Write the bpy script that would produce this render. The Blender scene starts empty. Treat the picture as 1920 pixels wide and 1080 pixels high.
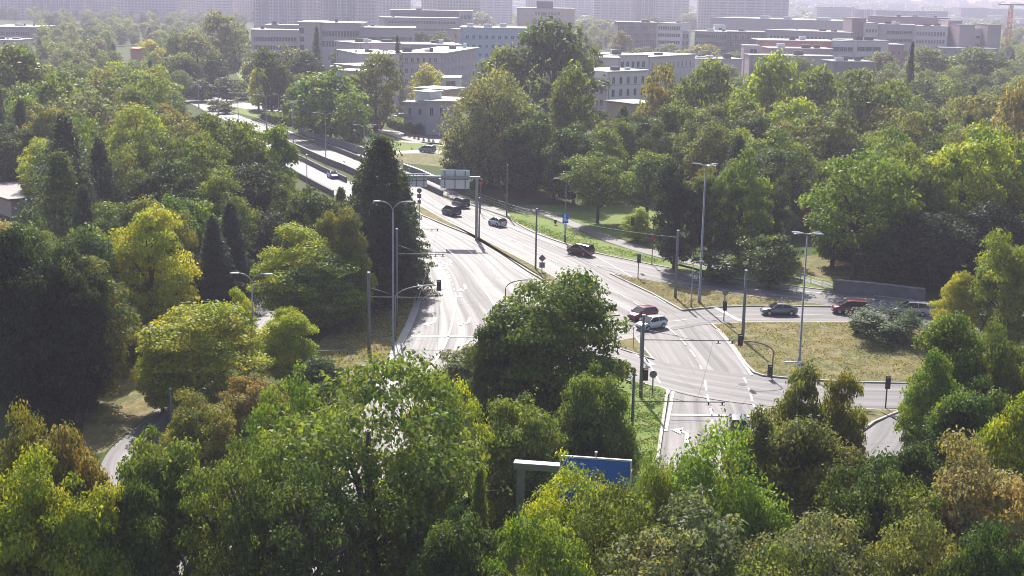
import bpy, bmesh, math, random
import numpy as np
from mathutils import Vector, Matrix

sc = bpy.context.scene
C = sc.collection
R = math.radians

# ------------------------------------------------------------ camera
HAZE = 0.00027
CAM_H, FPX, PITCH, ROLL = 40.0, 2600.0, R(12.15), 0.018
cF = Vector((0, math.cos(PITCH), -math.sin(PITCH)))
_R0 = Vector((1, 0, 0)); _U0 = Vector((0, math.sin(PITCH), math.cos(PITCH)))
cR = _R0 * math.cos(ROLL) + _U0 * math.sin(ROLL)
cU = _U0 * math.cos(ROLL) - _R0 * math.sin(ROLL)
cO = Vector((0, 0, CAM_H))
cam_d = bpy.data.cameras.new('camera'); cam = bpy.data.objects.new('camera', cam_d); C.objects.link(cam)
M = Matrix.Identity(4)
for i in range(3):
    M[i][0] = cR[i]; M[i][1] = cU[i]; M[i][2] = -cF[i]; M[i][3] = cO[i]
cam.matrix_world = M
cam_d.sensor_width = 36; cam_d.lens = 36 * FPX / 1920
cam_d.clip_start = 1; cam_d.clip_end = 20000
sc.camera = cam

# ------------------------------------------------------------ light
SUN_EL, SUN_AZ = R(41), R(-8)          # azimuth from +Y towards +X
w = bpy.data.worlds.new('World'); sc.world = w; w.use_nodes = True
nt = w.node_tree; bg = nt.nodes['Background']
sky = nt.nodes.new('ShaderNodeTexSky'); sky.sky_type = 'NISHITA'; sky.sun_disc = False
sky.sun_elevation = SUN_EL; sky.sun_rotation = SUN_AZ
sky.air_density = 1.0; sky.dust_density = 2.0
nt.links.new(sky.outputs[0], bg.inputs[0]); bg.inputs[1].default_value = 0.115
sd = bpy.data.lights.new('sun', 'SUN'); sd.energy = 5.0; sd.angle = R(0.5); sd.color = (1.0, 0.95, 0.88)
so = bpy.data.objects.new('sun', sd); C.objects.link(so)
sdir = Vector((math.sin(SUN_AZ) * math.cos(SUN_EL), math.cos(SUN_AZ) * math.cos(SUN_EL), math.sin(SUN_EL)))
so.rotation_euler = sdir.to_track_quat('Z', 'Y').to_euler(); so.location = (0, 0, 300)
sc.view_settings.view_transform = 'Standard'; sc.view_settings.look = 'None'
sc.view_settings.gamma = 1; sc.view_settings.exposure = 0.58
try: sc.cycles.filter_width = 1.0
except Exception: pass

# ------------------------------------------------------------ picture <-> ground helpers (1920x1080 pixels)
def ray(x, y):
    return (cF * FPX + cR * (x - 960) + cU * (540 - y)).normalized()
def G(x, y, z=0.0):
    d = ray(x, y)
    if d.z > -1e-4: d.z = -1e-4
    return cO + d * ((z - CAM_H) / d.z)
def P2(p):
    v = Vector(p) - cO; k = v.dot(cF)
    if k < 1: return (-9999, -9999)
    return (960 + FPX * v.dot(cR) / k, 540 - FPX * v.dot(cU) / k)
def S(p): return FPX / max(1, (Vector(p) - cO).dot(cF))
def hgt(p, ytop):                          # height above p whose picture row is ytop
    lo, hi = 0.0, 80.0
    for _ in range(40):
        m = (lo + hi) / 2
        if P2((p[0], p[1], m))[1] > ytop: lo = m
        else: hi = m
    return lo
def atd(x, d, z=0.0):                      # point at ground distance d (m) under picture column x
    lo, hi = -2000.0, 2000.0
    for _ in range(50):
        m = (lo + hi) / 2
        if P2((m, d, z))[0] < x: lo = m
        else: hi = m
    return Vector((lo, d, z))

# ------------------------------------------------------------ tagging
def tag(o, label=None, cat=None, group=None, kind=None):
    if label: o['label'] = label
    if cat: o['category'] = cat
    if group: o['group'] = group
    if kind: o['kind'] = kind
    return o
def empty(name, loc, rz=0, label=None, cat=None, group=None):
    o = bpy.data.objects.new(name, None); C.objects.link(o)
    o.location = loc; o.rotation_euler = (0, 0, rz); o.empty_display_size = .3
    return tag(o, label, cat, group)
def link(name, me, mats=None, parent=None, loc=(0, 0, 0), rot=(0, 0, 0), scale=(1, 1, 1)):
    o = bpy.data.objects.new(name, me); C.objects.link(o)
    if mats is not None:
        me.materials.clear()
        for m in (mats if isinstance(mats, (list, tuple)) else [mats]): me.materials.append(m)
    o.parent = parent; o.location = loc; o.rotation_euler = rot; o.scale = scale
    return o
def copy_part(src, parent):
    o = src.copy(); C.objects.link(o); o.parent = parent
    return o
def copy_tree(o, parent=None):
    c = o.copy(); C.objects.link(c); c.parent = parent
    for ch in [x for x in list(C.objects) if x.parent == o]: copy_tree(ch, c)
    return c

class MB:
    """collects shapes, then builds ONE mesh object"""
    def __init__(s): s.v = []; s.f = []; s.m = []; s.sm = []; s.uv = []
    def face(s, idx, mi=0, smooth=False): s.f.append(idx); s.m.append(mi); s.sm.append(smooth)
    def poly(s, pts, mi=0):
        b = len(s.v); s.v += [tuple(p) for p in pts]; s.face(list(range(b, b + len(pts))), mi)
    def box(s, x0, x1, y0, y1, z0, z1, mi=0):
        b = len(s.v)
        s.v += [(x0,y0,z0),(x1,y0,z0),(x1,y1,z0),(x0,y1,z0),(x0,y0,z1),(x1,y0,z1),(x1,y1,z1),(x0,y1,z1)]
        for q in ((0,3,2,1),(4,5,6,7),(0,1,5,4),(1,2,6,5),(2,3,7,6),(3,0,4,7)): s.face([b + i for i in q], mi)
    def prism(s, pts, z0, z1, mi=0, cap=None):
        if sum(pts[i][0] * pts[(i+1) % len(pts)][1] - pts[(i+1) % len(pts)][0] * pts[i][1] for i in range(len(pts))) < 0: pts = pts[::-1]
        n = len(pts); b = len(s.v)
        s.v += [(p[0], p[1], z0) for p in pts] + [(p[0], p[1], z1) for p in pts]
        for i in range(n): s.face([b+i, b+(i+1) % n, b+n+(i+1) % n, b+n+i], mi)
        s.face([b+n+i for i in range(n)], mi if cap is None else cap)
    def tube(s, pts, rad, n=8, mi=0, cap=True):
        pts = [Vector(p) for p in pts]; k = len(pts)
        if not isinstance(rad, (list, tuple)): rad = [rad] * k
        b = len(s.v)
        for i, p in enumerate(pts):
            t = (pts[min(i+1, k-1)] - pts[max(i-1, 0)]).normalized()
            a = t.cross(Vector((0, 0, 1)) if abs(t.z) < .9 else Vector((1, 0, 0))).normalized(); c = t.cross(a)
            for j in range(n):
                an = 2 * math.pi * j / n
                s.v.append(tuple(p + a * (math.cos(an) * rad[i]) + c * (math.sin(an) * rad[i])))
        for i in range(k-1):
            for j in range(n):
                s.face([b+i*n+j, b+i*n+(j+1) % n, b+(i+1)*n+(j+1) % n, b+(i+1)*n+j], mi, True)
        if cap:
            s.face([b+j for j in range(n)][::-1], mi); s.face([b+(k-1)*n+j for j in range(n)], mi)
    def mesh(s, name):
        me = bpy.data.meshes.new(name); me.from_pydata(s.v, [], s.f); me.update()
        me.polygons.foreach_set('material_index', s.m); me.polygons.foreach_set('use_smooth', s.sm)
        return me
    def build(s, name, mats, parent=None, **k):
        return link(name, s.mesh(name), mats, parent, **k)

# ------------------------------------------------------------ materials
def newmat(name):
    m = bpy.data.materials.new(name); m.use_nodes = True
    n = m.node_tree; return m, n, n.nodes['Principled BSDF']
def N(n, t, **k):
    x = n.nodes.new('ShaderNode' + t)
    for a, b in k.items(): setattr(x, a, b)
    return x
def mix(n, fac, a, b, blend='MIX'):
    x = n.nodes.new('ShaderNodeMix'); x.data_type = 'RGBA'; x.blend_type = blend
    for s, v in ((0, fac), (6, a), (7, b)):
        if hasattr(v, 'links') or hasattr(v, 'is_linked'): n.links.new(v, x.inputs[s])
        elif s == 0: x.inputs[0].default_value = v
        else: x.inputs[s].default_value = (*v, 1) if len(v) == 3 else v
    return x.outputs[2]
def ramp(n, src, stops):
    x = n.nodes.new('ShaderNodeValToRGB'); cr = x.color_ramp
    while len(cr.elements) < len(stops): cr.elements.new(.5)
    for e, (p, c) in zip(cr.elements, stops):
        e.position = p; e.color = (*c, 1) if isinstance(c, tuple) else (c, c, c, 1)
    n.links.new(src, x.inputs[0]); return x.outputs[0]
def noise(n, scale, detail=4, vec=None, rough=.6):
    x = N(n, 'TexNoise'); x.inputs['Scale'].default_value = scale; x.inputs['Detail'].default_value = detail
    x.inputs['Roughness'].default_value = rough
    if vec is not None: n.links.new(vec, x.inputs['Vector'])
    return x.outputs[0]
def geo_pos(n): return N(n, 'NewGeometry').outputs['Position']
def objco(n): return N(n, 'TexCoord').outputs['Object']
def mapping(n, vec, scale):
    x = N(n, 'Mapping'); x.inputs['Scale'].default_value = scale; n.links.new(vec, x.inputs['Vector']); return x.outputs[0]
def bump(n, src, dist, strength=1.0):
    x = N(n, 'Bump'); x.inputs['Distance'].default_value = dist; x.inputs['Strength'].default_value = strength
    n.links.new(src, x.inputs['Height']); return x.outputs[0]
def plain(name, col, rough=.6, metal=0, var=.15, scale=1.5, spec=.5):
    m, n, b = newmat(name)
    f = noise(n, scale, 5, objco(n))
    c = mix(n, ramp(n, f, [(.3, 0.0), (.7, 1.0)]), tuple(x*(1-var) for x in col), tuple(min(1, x*(1+var)) for x in col))
    n.links.new(c, b.inputs['Base Color'])
    b.inputs['Roughness'].default_value = rough; b.inputs['Metallic'].default_value = metal
    b.inputs['Specular IOR Level'].default_value = spec
    return m

def mat_ground():
    m, n, b = newmat('ground_mat'); p = geo_pos(n)
    f1 = noise(n, .035, 5, p); f2 = noise(n, .4, 6, p); f3 = noise(n, 3, 4, p)
    c = mix(n, ramp(n, f1, [(.4, 0.0), (.62, 1.0)]), (.06, .10, .022), (.13, .115, .045))
    c = mix(n, ramp(n, f2, [(.35, 0.0), (.65, 1.0)]), c, (.085, .12, .03))
    c = mix(n, .35, c, ramp(n, f3, [(.3, .3), (.7, 1.0)]), 'MULTIPLY')
    n.links.new(c, b.inputs['Base Color']); b.inputs['Roughness'].default_value = .9
    b.inputs['Specular IOR Level'].default_value = .1
    n.links.new(bump(n, f3, .1), b.inputs['Normal'])
    return m
def mat_grass(name, ca, cb, cc):
    m, n, b = newmat(name); p = geo_pos(n)
    f1 = noise(n, .12, 6, p, .7); f2 = noise(n, .9, 6, mapping(n, p, (1, .6, 1)), .7); f3 = noise(n, 5, 3, p)
    c = mix(n, ramp(n, f1, [(.38, 0.0), (.6, 1.0)]), ca, cb)
    c = mix(n, ramp(n, f2, [(.47, 0.0), (.62, .9)]), c, cc)
    f4 = noise(n, .35, 5, mapping(n, p, (1.6, .8, 1)), .75)
    c = mix(n, ramp(n, f4, [(.52, 0.0), (.66, .65)]), c, tuple(x*.55 for x in cb))
    c = mix(n, .75, c, ramp(n, f3, [(.3, .4), (.65, 1.0)]), 'MULTIPLY')
    n.links.new(c, b.inputs['Base Color']); b.inputs['Roughness'].default_value = .85
    b.inputs['Specular IOR Level'].default_value = .15
    n.links.new(bump(n, f3, .12), b.inputs['Normal'])
    return m
def mat_asphalt(name='asphalt', base=.155, streak=True):
    m, n, b = newmat(name)
    uv = N(n, 'UVMap').outputs[0]; p = geo_pos(n)
    s1 = noise(n, 1, 4, mapping(n, uv, (.75, .012, 1))); s2 = noise(n, 1, 3, mapping(n, uv, (3.2, .03, 1)))
    g = noise(n, .25, 5, p); fine = noise(n, 8, 4, p)
    lo, hi = base * .58, base * 1.55
    c = mix(n, ramp(n, s1, [(.35, 0.0), (.65, 1.0)]), (lo, lo*.90, lo*.92), (hi, hi*.89, hi*.88))
    c = mix(n, ramp(n, s2, [(.45, 0.0), (.75, .5)]), c, (hi*1.1, hi*1.02, hi*1.0))
    c = mix(n, ramp(n, g, [(.5, 0.0), (.75, .35)]), c, (lo*.9, lo*.88, lo*.9))
    pt = noise(n, 1, 2, mapping(n, uv, (.28, .035, 1)), .3)
    c = mix(n, ramp(n, pt, [(.62, 0.0), (.625, .45)]), c, (lo*.9, lo*.86, lo*.88))
    # narrow sealed cracks
    vo = N(n, 'TexVoronoi'); vo.feature = 'DISTANCE_TO_EDGE'; vo.inputs['Scale'].default_value = .09
    n.links.new(p, vo.inputs['Vector'])
    c = mix(n, ramp(n, vo.outputs['Distance'], [(0.0, .55), (.006, 0.0)]), c, (.035, .034, .036))
    n.links.new(c, b.inputs['Base Color'])
    r = ramp(n, s1, [(.3, .72), (.7, .58)]); n.links.new(r, b.inputs['Roughness'])
    b.inputs['Specular IOR Level'].default_value = .45
    n.links.new(bump(n, fine, .01), b.inputs['Normal'])
    return m
def mat_leaf():
    m = bpy.data.materials.new('leaf_mat'); m.use_nodes = True; n = m.node_tree
    for x in list(n.nodes): n.nodes.remove(x)
    out = N(n, 'OutputMaterial'); oi = N(n, 'ObjectInfo'); at = N(n, 'Attribute'); at.attribute_name = 'leafvar'
    hs = N(n, 'HueSaturation'); 
    ov = N(n, 'VectorMath'); ov.operation = 'ADD'; n.links.new(objco(n), ov.inputs[0]); n.links.new(oi.outputs['Location'], ov.inputs[1])
    nz = noise(n, 3.2, 3, ov.outputs[0]); tint = mix(n, 1.0, oi.outputs['Color'], (1.35, 1.1, .8), 'MULTIPLY')
    cc = mix(n, ramp(n, nz, [(.5, 0.0), (.68, .8)]), oi.outputs['Color'], tint)
    nz2 = noise(n, 2.1, 2, ov.outputs[0]); cool = mix(n, 1.0, cc, (.72, .86, 1.1), 'MULTIPLY')
    cc = mix(n, ramp(n, nz2, [(.52, 0.0), (.66, .8)]), cc, cool)
    n.links.new(cc, hs.inputs['Color'])
    mr = N(n, 'MapRange'); mr.inputs[3].default_value = .455; mr.inputs[4].default_value = .53; n.links.new(at.outputs['Fac'], mr.inputs[0])
    n.links.new(mr.outputs[0], hs.inputs['Hue'])
    mv = N(n, 'MapRange'); mv.inputs[3].default_value = 1.9; mv.inputs[4].default_value = .6; n.links.new(at.outputs['Fac'], mv.inputs[0])
    n.links.new(mv.outputs[0], hs.inputs['Value'])
    b = N(n, 'BsdfPrincipled'); n.links.new(hs.outputs[0], b.inputs['Base Color'])
    b.inputs['Roughness'].default_value = .55; b.inputs['Specular IOR Level'].default_value = .22
    t = N(n, 'BsdfTranslucent'); tc = mix(n, 1.0, hs.outputs[0], (1.95, 2.0, .8), 'MULTIPLY'); n.links.new(tc, t.inputs['Color'])
    ms = N(n, 'MixShader'); ms.inputs[0].default_value = .36
    n.links.new(b.outputs[0], ms.inputs[1]); n.links.new(t.outputs[0], ms.inputs[2]); n.links.new(ms.outputs[0], out.inputs['Surface'])
    return m
def mat_objcol(name, rough, metal=0, coat=0, spec=.5):
    m, n, b = newmat(name); oi = N(n, 'ObjectInfo')
    d = noise(n, 3, 4, objco(n)); c = mix(n, .25, oi.outputs['Color'], ramp(n, d, [(.3, .75), (.7, 1.0)]), 'MULTIPLY')
    n.links.new(c, b.inputs['Base Color'])
    b.inputs['Roughness'].default_value = rough; b.inputs['Metallic'].default_value = metal
    b.inputs['Coat Weight'].default_value = coat; b.inputs['Coat Roughness'].default_value = .08
    b.inputs['Specular IOR Level'].default_value = spec
    return m
def mat_facade(name, wall, glass, bw, rh, mortar, streak=0.0, offset=0.0):
    """panel-block wall: window grid by brick pattern in wall metres (u, v)"""
    m, n, b = newmat(name); uv = N(n, 'UVMap').outputs[0]
    br = N(n, 'TexBrick'); br.offset = offset; br.squash = 1
    n.links.new(uv, br.inputs['Vector'])
    br.inputs['Scale'].default_value = 1; br.inputs['Brick Width'].default_value = bw; br.inputs['Row Height'].default_value = rh
    br.inputs['Mortar Size'].default_value = mortar; br.inputs['Mortar Smooth'].default_value = .05
    br.inputs['Color1'].default_value = (*glass, 1); br.inputs['Color2'].default_value = (*[g*1.7 for g in glass], 1)
    f = noise(n, .08, 3, uv)
    wl = mix(n, ramp(n, f, [(.35, 0.0), (.65, 1.0)]), tuple(x*.88 for x in wall), tuple(min(1, x*1.1) for x in wall))
    if streak:
        st = noise(n, 1, 1, mapping(n, uv, (.14, .0001, 1)))
        wl = mix(n, ramp(n, st, [(.47, 0.0), (.53, 1.0)]), wl, tuple(x*(1-streak) for x in wall))
    n.links.new(wl, br.inputs['Mortar']); n.links.new(br.outputs[0], b.inputs['Base Color'])
    b.inputs['Roughness'].default_value = .7
    return m

MT = dict(
    ground=mat_ground(),
    dry=mat_grass('dry_grass', (.29, .225, .09), (.16, .18, .05), (.37, .30, .16)),
    lawn=mat_grass('green_grass', (.19, .29, .05), (.25, .34, .07), (.30, .32, .10)),
    asphalt=mat_asphalt(), path=mat_asphalt('path_paving', .15),
    kerb=plain('kerb_concrete', (.42, .39, .36), .75, scale=2),
    paint=plain('road_paint', (.80, .78, .76), .55, var=.1, scale=3),
    conc=plain('concrete', (.30, .29, .28), .8, var=.2, scale=.6),
    concd=plain('dark_concrete', (.16, .15, .155), .85, var=.25, scale=.6),
    galv=plain('galvanised_steel', (.32, .33, .33), .5, .5, scale=2),
    grey=plain('grey_painted_steel', (.16, .165, .17), .5, .1, scale=2),
    dark=plain('black_housing', (.02, .02, .022), .5),
    lampw=plain('lamp_shell', (.6, .6, .6), .35, .2),
    white=plain('white_panel', (.72, .71, .70), .5, var=.08),
    signback=plain('sign_back', (.72, .70, .72), .4, .3, var=.06),
    blue=plain('blue_sign', (.02, .16, .75), .45, var=.08),
    red=plain('red_sign', (.55, .03, .03), .45, var=.08),
    glass=plain('dark_glass', (.02, .025, .03), .08, 0, var=.1, spec=.8),
    tyre=plain('tyre_rubber', (.02, .02, .02), .8), rim=plain('wheel_rim', (.45, .45, .46), .3, .8),
    headl=plain('headlight_lens', (.7, .72, .75), .15), taill=plain('taillight_lens', (.45, .01, .015), .2),
    bark=plain('bark', (.09, .072, .055), .9, var=.35, scale=1.2),
    roofw=plain('roof_sheet', (.42, .42, .42), .42, var=.12, scale=.2),
    roofd=plain('roof_felt', (.16, .14, .14), .6, var=.2, scale=.2),
    plaster=mat_objcol('plaster_wall', .85, spec=.2),
    paintcar=mat_objcol('car_paint', .28, .25, .9), 
    winglass=plain('window_glass', (.05, .055, .065), .15, var=.3, scale=.3), winframe=plain('window_frame', (.62, .61, .60), .6),
    leaf=mat_leaf(),
    orange=plain('crane_orange', (.65, .22, .08), .5),
    grit=mat_grass('woodland_floor', (.06, .06, .025), (.10, .085, .035), (.05, .075, .02)),
)
# ============================================================ GROUND AND ROADS
def structure(o): o['kind'] = 'structure'; return o

b = MB()
nx, ny = 60, 70                           # one sheet, rising to low hills far away
def terr(x, y):
    t = max(0.0, min(1.0, (y - 2300) / 2600.0)); t = t*t*(3-2*t)
    return t * (22 + 12*math.sin(x/700+1.3) + 6*math.sin(x/260+y/500)) 
xs = [-3400 + 6800*i/nx for i in range(nx+1)]
ys = [-60 + 6000*(j/ny)**1.6 for j in range(ny+1)]
for y in ys:
    for x in xs: b.v.append((x, y, terr(x, y)))
for j in range(ny):
    for i in range(nx):
        a = j*(nx+1)+i; b.face([a, a+1, a+nx+2, a+nx+1], 0, True)
structure(b.build('ground', MT['ground']))

def resample(pts, step):
    out = [pts[0]]; acc = 0
    for a, c in zip(pts, pts[1:]):
        L = (c-a).length; n = max(1, int(L/step))
        out += [a.lerp(c, k/n) for k in range(1, n+1)]
    return out
def smooth(pts, it=2):
    pts = [Vector(p) for p in pts]
    for _ in range(it):
        q = [pts[0]]
        for a, c in zip(pts, pts[1:]): q += [a.lerp(c, .25), a.lerp(c, .75)]
        q.append(pts[-1]); pts = q
    return pts
ROADPX = []
def ribbon(name, pairs, z, mat, name_kind='road'):
    L = smooth([G(p[0], p[1]) for p in pairs]); Rr = smooth([G(p[2], p[3]) for p in pairs])
    b = MB(); nn = 8; uv = []; v = 0
    for i, (l, r) in enumerate(zip(L, Rr)):
        if i: v += ((l+r)/2 - (L[i-1]+Rr[i-1])/2).length
        wd = (r-l).length
        for k in range(nn+1):
            p = l.lerp(r, k/nn); b.v.append((p.x, p.y, z)); uv.append((wd*k/nn, v))
    for i in range(len(L)-1):
        for k in range(nn):
            a = i*(nn+1)+k; b.face([a, a+1, a+nn+2, a+nn+1])
    me = b.mesh(name); ul = me.uv_layers.new(name='UVMap')
    for lp in me.loops: ul.data[lp.index].uv = uv[lp.vertex_index]
    o = link(name, me, mat); me.update()
    # make normals face up
    if me.polygons[0].normal.z < 0: me.flip_normals()
    ROADPX.append([(q[0], q[1]) for q in pairs] + [(q[2], q[3]) for q in pairs][::-1])
    return structure(o)

ribbon('road_outbound', [(290,168,300,162),(363,195,372,187),(400,218,413,204),(500,252,520,242),(560,277,584,267),(649,314,680,306),(757,365,800,356),(789,386,832,372),
  (844,418,905,392),(902,447,958,412),(981,488,1050,452),(1025,511,1111,475),(1100,557,1170,509),(1162,592,1235,557),(1195,612,1280,585),(1225,660,1342,618),(1248,700,1372,655),(1258,732,1398,692),
  (1247,790,1428,745),(1238,860,1425,860),(1190,1090,1400,1090)], .02, MT['asphalt'])
ribbon('ramp_road', [(500,232,495,228),(590,267,585,261),(683,302,677,289),(757,334,757,317),(800,352,799,338),(835,368,823,346),(905,391,890,376),(962,410,950,396)], .03, MT['asphalt'])
ribbon('road_inbound', [(430,262,440,238),(500,298,500,268),(560,327,560,296),(598,350,604,318),(650,378,660,343),(700,410,720,365),(735,440,760,388),(752,462,791,406),(762,485,844,428),(779,510,891,446),
  (788,544,937,475),(777,587,987,510),(762,622,1060,553),(742,657,1130,593),(700,735,900,700),(640,850,770,830),(560,1000,700,1000),(500,1100,650,1100)], .04, MT['asphalt'])
ribbon('cross_street', [(1980,604,1980,632),(1700,582,1700,608),(1560,577,1560,603),(1408,576,1408,603),(1344,578,1330,607),(1277,586,1280,616),(1180,597,1192,631),(1128,601,1136,643),(1050,608,1030,655),(960,618,940,675),(880,635,850,700)], .05, MT['asphalt'])
ribbon('slip_road', [(1096,472,1080,480),(1160,485,1143,512),(1222,498,1222,525),(1353,521,1292,538),(1400,529,1408,554),(1478,537,1480,563),(1560,547,1560,572),(1692,562,1640,581),(1800,578,1800,600),(1980,594,1980,622)], .06, MT['asphalt'])
ribbon('cross_street_return', [(1980,726,1980,780),(1740,722,1740,767),(1600,720,1600,766),(1500,715,1500,766),(1420,707,1430,762),(1300,690,1312,747),(1225,677,1254,732),(1200,669,1225,722),(1144,650,1180,713),(1060,640,1090,690),(960,640,960,700),(880,660,860,740)], .07, MT['asphalt'])
ribbon('side_street', [(1800,772,1705,768),(1790,830,1640,795),(1740,900,1560,860)], .075, MT['asphalt'])
ribbon('footpath', [(170,1000,215,1000),(180,905,217,900),(196,850,240,862),(253,802,308,818),(318,748,355,772),(400,660,430,678),(468,592,512,606),(498,552,530,560),(556,480,580,480),(590,400,604,402)], .02, MT['path'])
ribbon('villa_drive', [(640,226,640,221),(690,243,690,238),(725,251,725,244),(760,262,760,248),(825,274,825,255),(900,284,900,262)], .02, MT['path'])
ribbon('park_path', [(640,258,640,255),(720,264,720,260),(770,268,770,265),(830,272,830,269)], .02, MT['path'])
ribbon('access_road', [(660,289,660,284),(735,289,735,284),(800,287,800,280),(900,296,900,288)], .03, MT['path'])
ribbon('pavement', [(960,392,970,384),(1000,396,1000,386),(1060,420,1060,408),(1130,452,1140,442),(1250,488,1260,480),(1400,514,1400,508),(1560,538,1560,530)], .02, MT['path'])
ribbon('parking_lane', [(300,1100,420,1100),(330,1020,440,1040),(420,960,500,1000)], .03, MT['path'])
ribbon('service_road', [(380,186,400,180),(440,202,450,192),(520,212,520,200),(560,214,560,204)], .03, MT['path'])

def inset(pts, d):
    n = len(pts); A = sum(pts[i].x*pts[(i+1) % n].y - pts[(i+1) % n].x*pts[i].y for i in range(n)); sg = 1 if A > 0 else -1
    out = []
    for i in range(n):
        a, p, c = pts[i-1], pts[i], pts[(i+1) % n]
        e1 = (p-a).normalized(); e2 = (c-p).normalized()
        n1 = Vector((-e1.y, e1.x, 0))*sg; n2 = Vector((-e2.y, e2.x, 0))*sg
        m = (n1+n2); k = d/max(.35, m.length/2)
        out.append(p + m.normalized()*k if m.length > 1e-3 else p)
    return out
def island(px, mat, name='traffic_island', z=.0, kerb=True):
    pts = [G(*p) for p in px]
    if kerb:
        structure((lambda b: (b.prism(pts, 0.0, .17), b.build(name+'_kerb', MT['kerb']))[1])(MB()))
        q = inset(pts, .3)
        g = MB(); g.poly([(p.x, p.y, .19) for p in q]); o = g.build(name, mat)
    else:
        g = MB(); g.poly([(p.x, p.y, z) for p in pts]); o = g.build(name, mat)
    if o.data.polygons[0].normal.z < 0: o.data.flip_normals()
    return structure(o)
island([(1332,609),(1400,605),(1567,605),(1720,609),(1770,625),(1770,722),(1600,718),(1500,713),(1430,706),(1412,700),(1396,684),(1376,655),(1350,624)], MT['dry'], 'grass_island')
island([(1143,514),(1222,527),(1292,540),(1408,556),(1560,574),(1640,583),(1560,576),(1408,575),(1344,577),(1277,583),(1222,552)], MT['dry'], 'grass_wedge')
island([(779,384),(789,387),(844,418),(902,447),(981,488),(1025,511),(1100,557),(1162,592),(1130,595),(1060,551),(987,508),(937,474),(891,445),(844,427),(789,404),(779,396)], MT['dry'], 'grass_median')
island([(1138,644),(1193,633),(1227,676),(1200,668),(1144,650)], MT['dry'], 'grass_refuge')
island([(960,702),(1090,693),(1180,715),(1240,727),(1254,733),(1246,790),(1236,862),(1185,1090),(760,1090),(800,860),(900,720)], MT['lawn'], 'grass_corner')
island([(1430,765),(1500,768),(1600,768),(1695,770),(1640,793),(1560,858),(1480,960),(1430,960),(1428,860)], MT['dry'], 'grass_verge')
island([(786,519),(788,544),(777,587),(762,622),(741,658),(695,740),(600,760),(560,700),(600,640),(690,560),(760,520)], MT['dry'], 'grass_bank', .015, False)
island([(950,399),(1000,404),(1060,421),(1130,453),(1250,489),(1353,515),(1222,497),(1111,474),(1000,438),(950,412)], MT['lawn'], 'lawn_strip', .015, False)
island([(985,384),(1250,384),(1260,430),(1180,450),(1130,441),(1060,406)], MT['lawn'], 'park_lawn', .012, False)
island([(1255,494),(1480,512),(1700,545),(1735,562),(1560,545),(1478,535),(1353,519)], MT['lawn'], 'verge_lawn', .015, False)
island([(1470,490),(1560,470),(1700,500),(1640,530),(1560,530),(1490,515)], MT['dry'], 'dry_slope', .012, False)
island([(205,690),(330,700),(318,748),(253,800),(196,848),(150,860),(160,760)], MT['dry'], 'dry_patch', .012, False)
island([(640,228),(690,245),(760,264),(830,276),(850,315),(760,306),(690,278),(640,262)], MT['lawn'], 'villa_lawn', .012, False)
island([(745,290),(800,289),(850,298),(850,312),(760,306),(720,292)], MT['dry'], 'brown_lawn', .024, False)
island([(395,118),(440,104),(475,112),(480,150),(452,152),(438,128)], MT['lawn'], 'hospital_lawn', .015, False)
island([(372,186),(400,184),(460,203),(500,225),(420,206)], MT['lawn'], 'median_lawn', .015, False)
island([(560,230),(600,222),(620,238),(580,246)], MT['lawn'], 'bright_lawn', .015, False)
fl = MB(); fl.poly([G(1640, 3), G(1760, 2), G(1890, 18), G(1860, 22), G(1750, 12), G(1640, 8)])

island([(1040,545),(1165,593),(1277,585),(1345,612),(1400,695),(1432,708),(1430,765),(1255,734),(1180,714),(1060,690),(1000,640)], MT['asphalt'], 'junction_road', .012, False)
def kerbline(pxs, name='kerb', wd=.3, h=.15, mat='kerb', sm=True):
    pts = [G(*p) for p in pxs]; pts = smooth(pts) if sm else pts
    b = MB(); n = len(pts); L = []; Rr = []
    for i, p in enumerate(pts):
        t = (pts[min(i+1, n-1)] - pts[max(i-1, 0)]).normalized(); s = Vector((-t.y, t.x, 0))*(wd/2)
        L.append(p+s); Rr.append(p-s)
    for i in range(n-1):
        b.prism([L[i], L[i+1], Rr[i+1], Rr[i]], 0, h)
    return structure(b.build(name, MT[mat]))
kerbline([(700,735),(742,657),(762,622),(777,587),(788,544),(779,510),(762,485)], wd=.9)
kerbline([(958,412),(1000,438),(1111,474),(1160,484),(1222,497),(1353,520),(1478,536),(1560,546),(1692,561),(1800,577)])
kerbline([(880,640),(840,690),(800,745)])

# ------------------------------------------------------------ painted markings
ZM = .085
def strip(b, a, c, wd, z=ZM):
    t = (c-a).normalized(); s = Vector((-t.y, t.x, 0))*(wd/2)
    q = [a+s, a-s, c-s, c+s]; b.poly([(p.x, p.y, z) for p in q])
def line(pxs, wd=.18, dash=None, name='lane_line'):
    pts = resample(smooth([G(*p) for p in pxs]), 1.0); b = MB()
    if not dash:
        for a, c in zip(pts, pts[1:]):
            if (c-a).length > 1e-3: strip(b, a, c, wd)
    else:
        on, off = dash; acc = 0
        for a, c in zip(pts, pts[1:]):
            if (c-a).length > 1e-3 and (acc % (on+off)) < on: strip(b, a, c, wd)
            acc += (c-a).length
    o = b.build(name, MT['paint'])
    for p in o.data.polygons:
        if p.normal.z < 0: o.data.flip_normals(); break
    return structure(o)
line([(752,424),(765,433),(800,462),(817,480),(832,500),(845,522),(852,545),(855,556)], .2, (1.6, 1.2))
line([(855,556),(854,570),(850,592),(844,622),(830,660),(803,693)], .22)
line([(775,418),(822,455),(853,480),(888,516),(910,545),(926,571),(948,606)], .32)
line([(820,432),(850,448),(893,482),(920,505),(945,530),(968,560)], .18, (3, 3))
line([(800,410),(858,440),(910,466),(950,494),(990,520)], .15)
line([(640,352),(700,383),(740,405)], .16, (3, 5)); line([(520,285),(580,312),(640,345)], .16, (3, 5))
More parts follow.
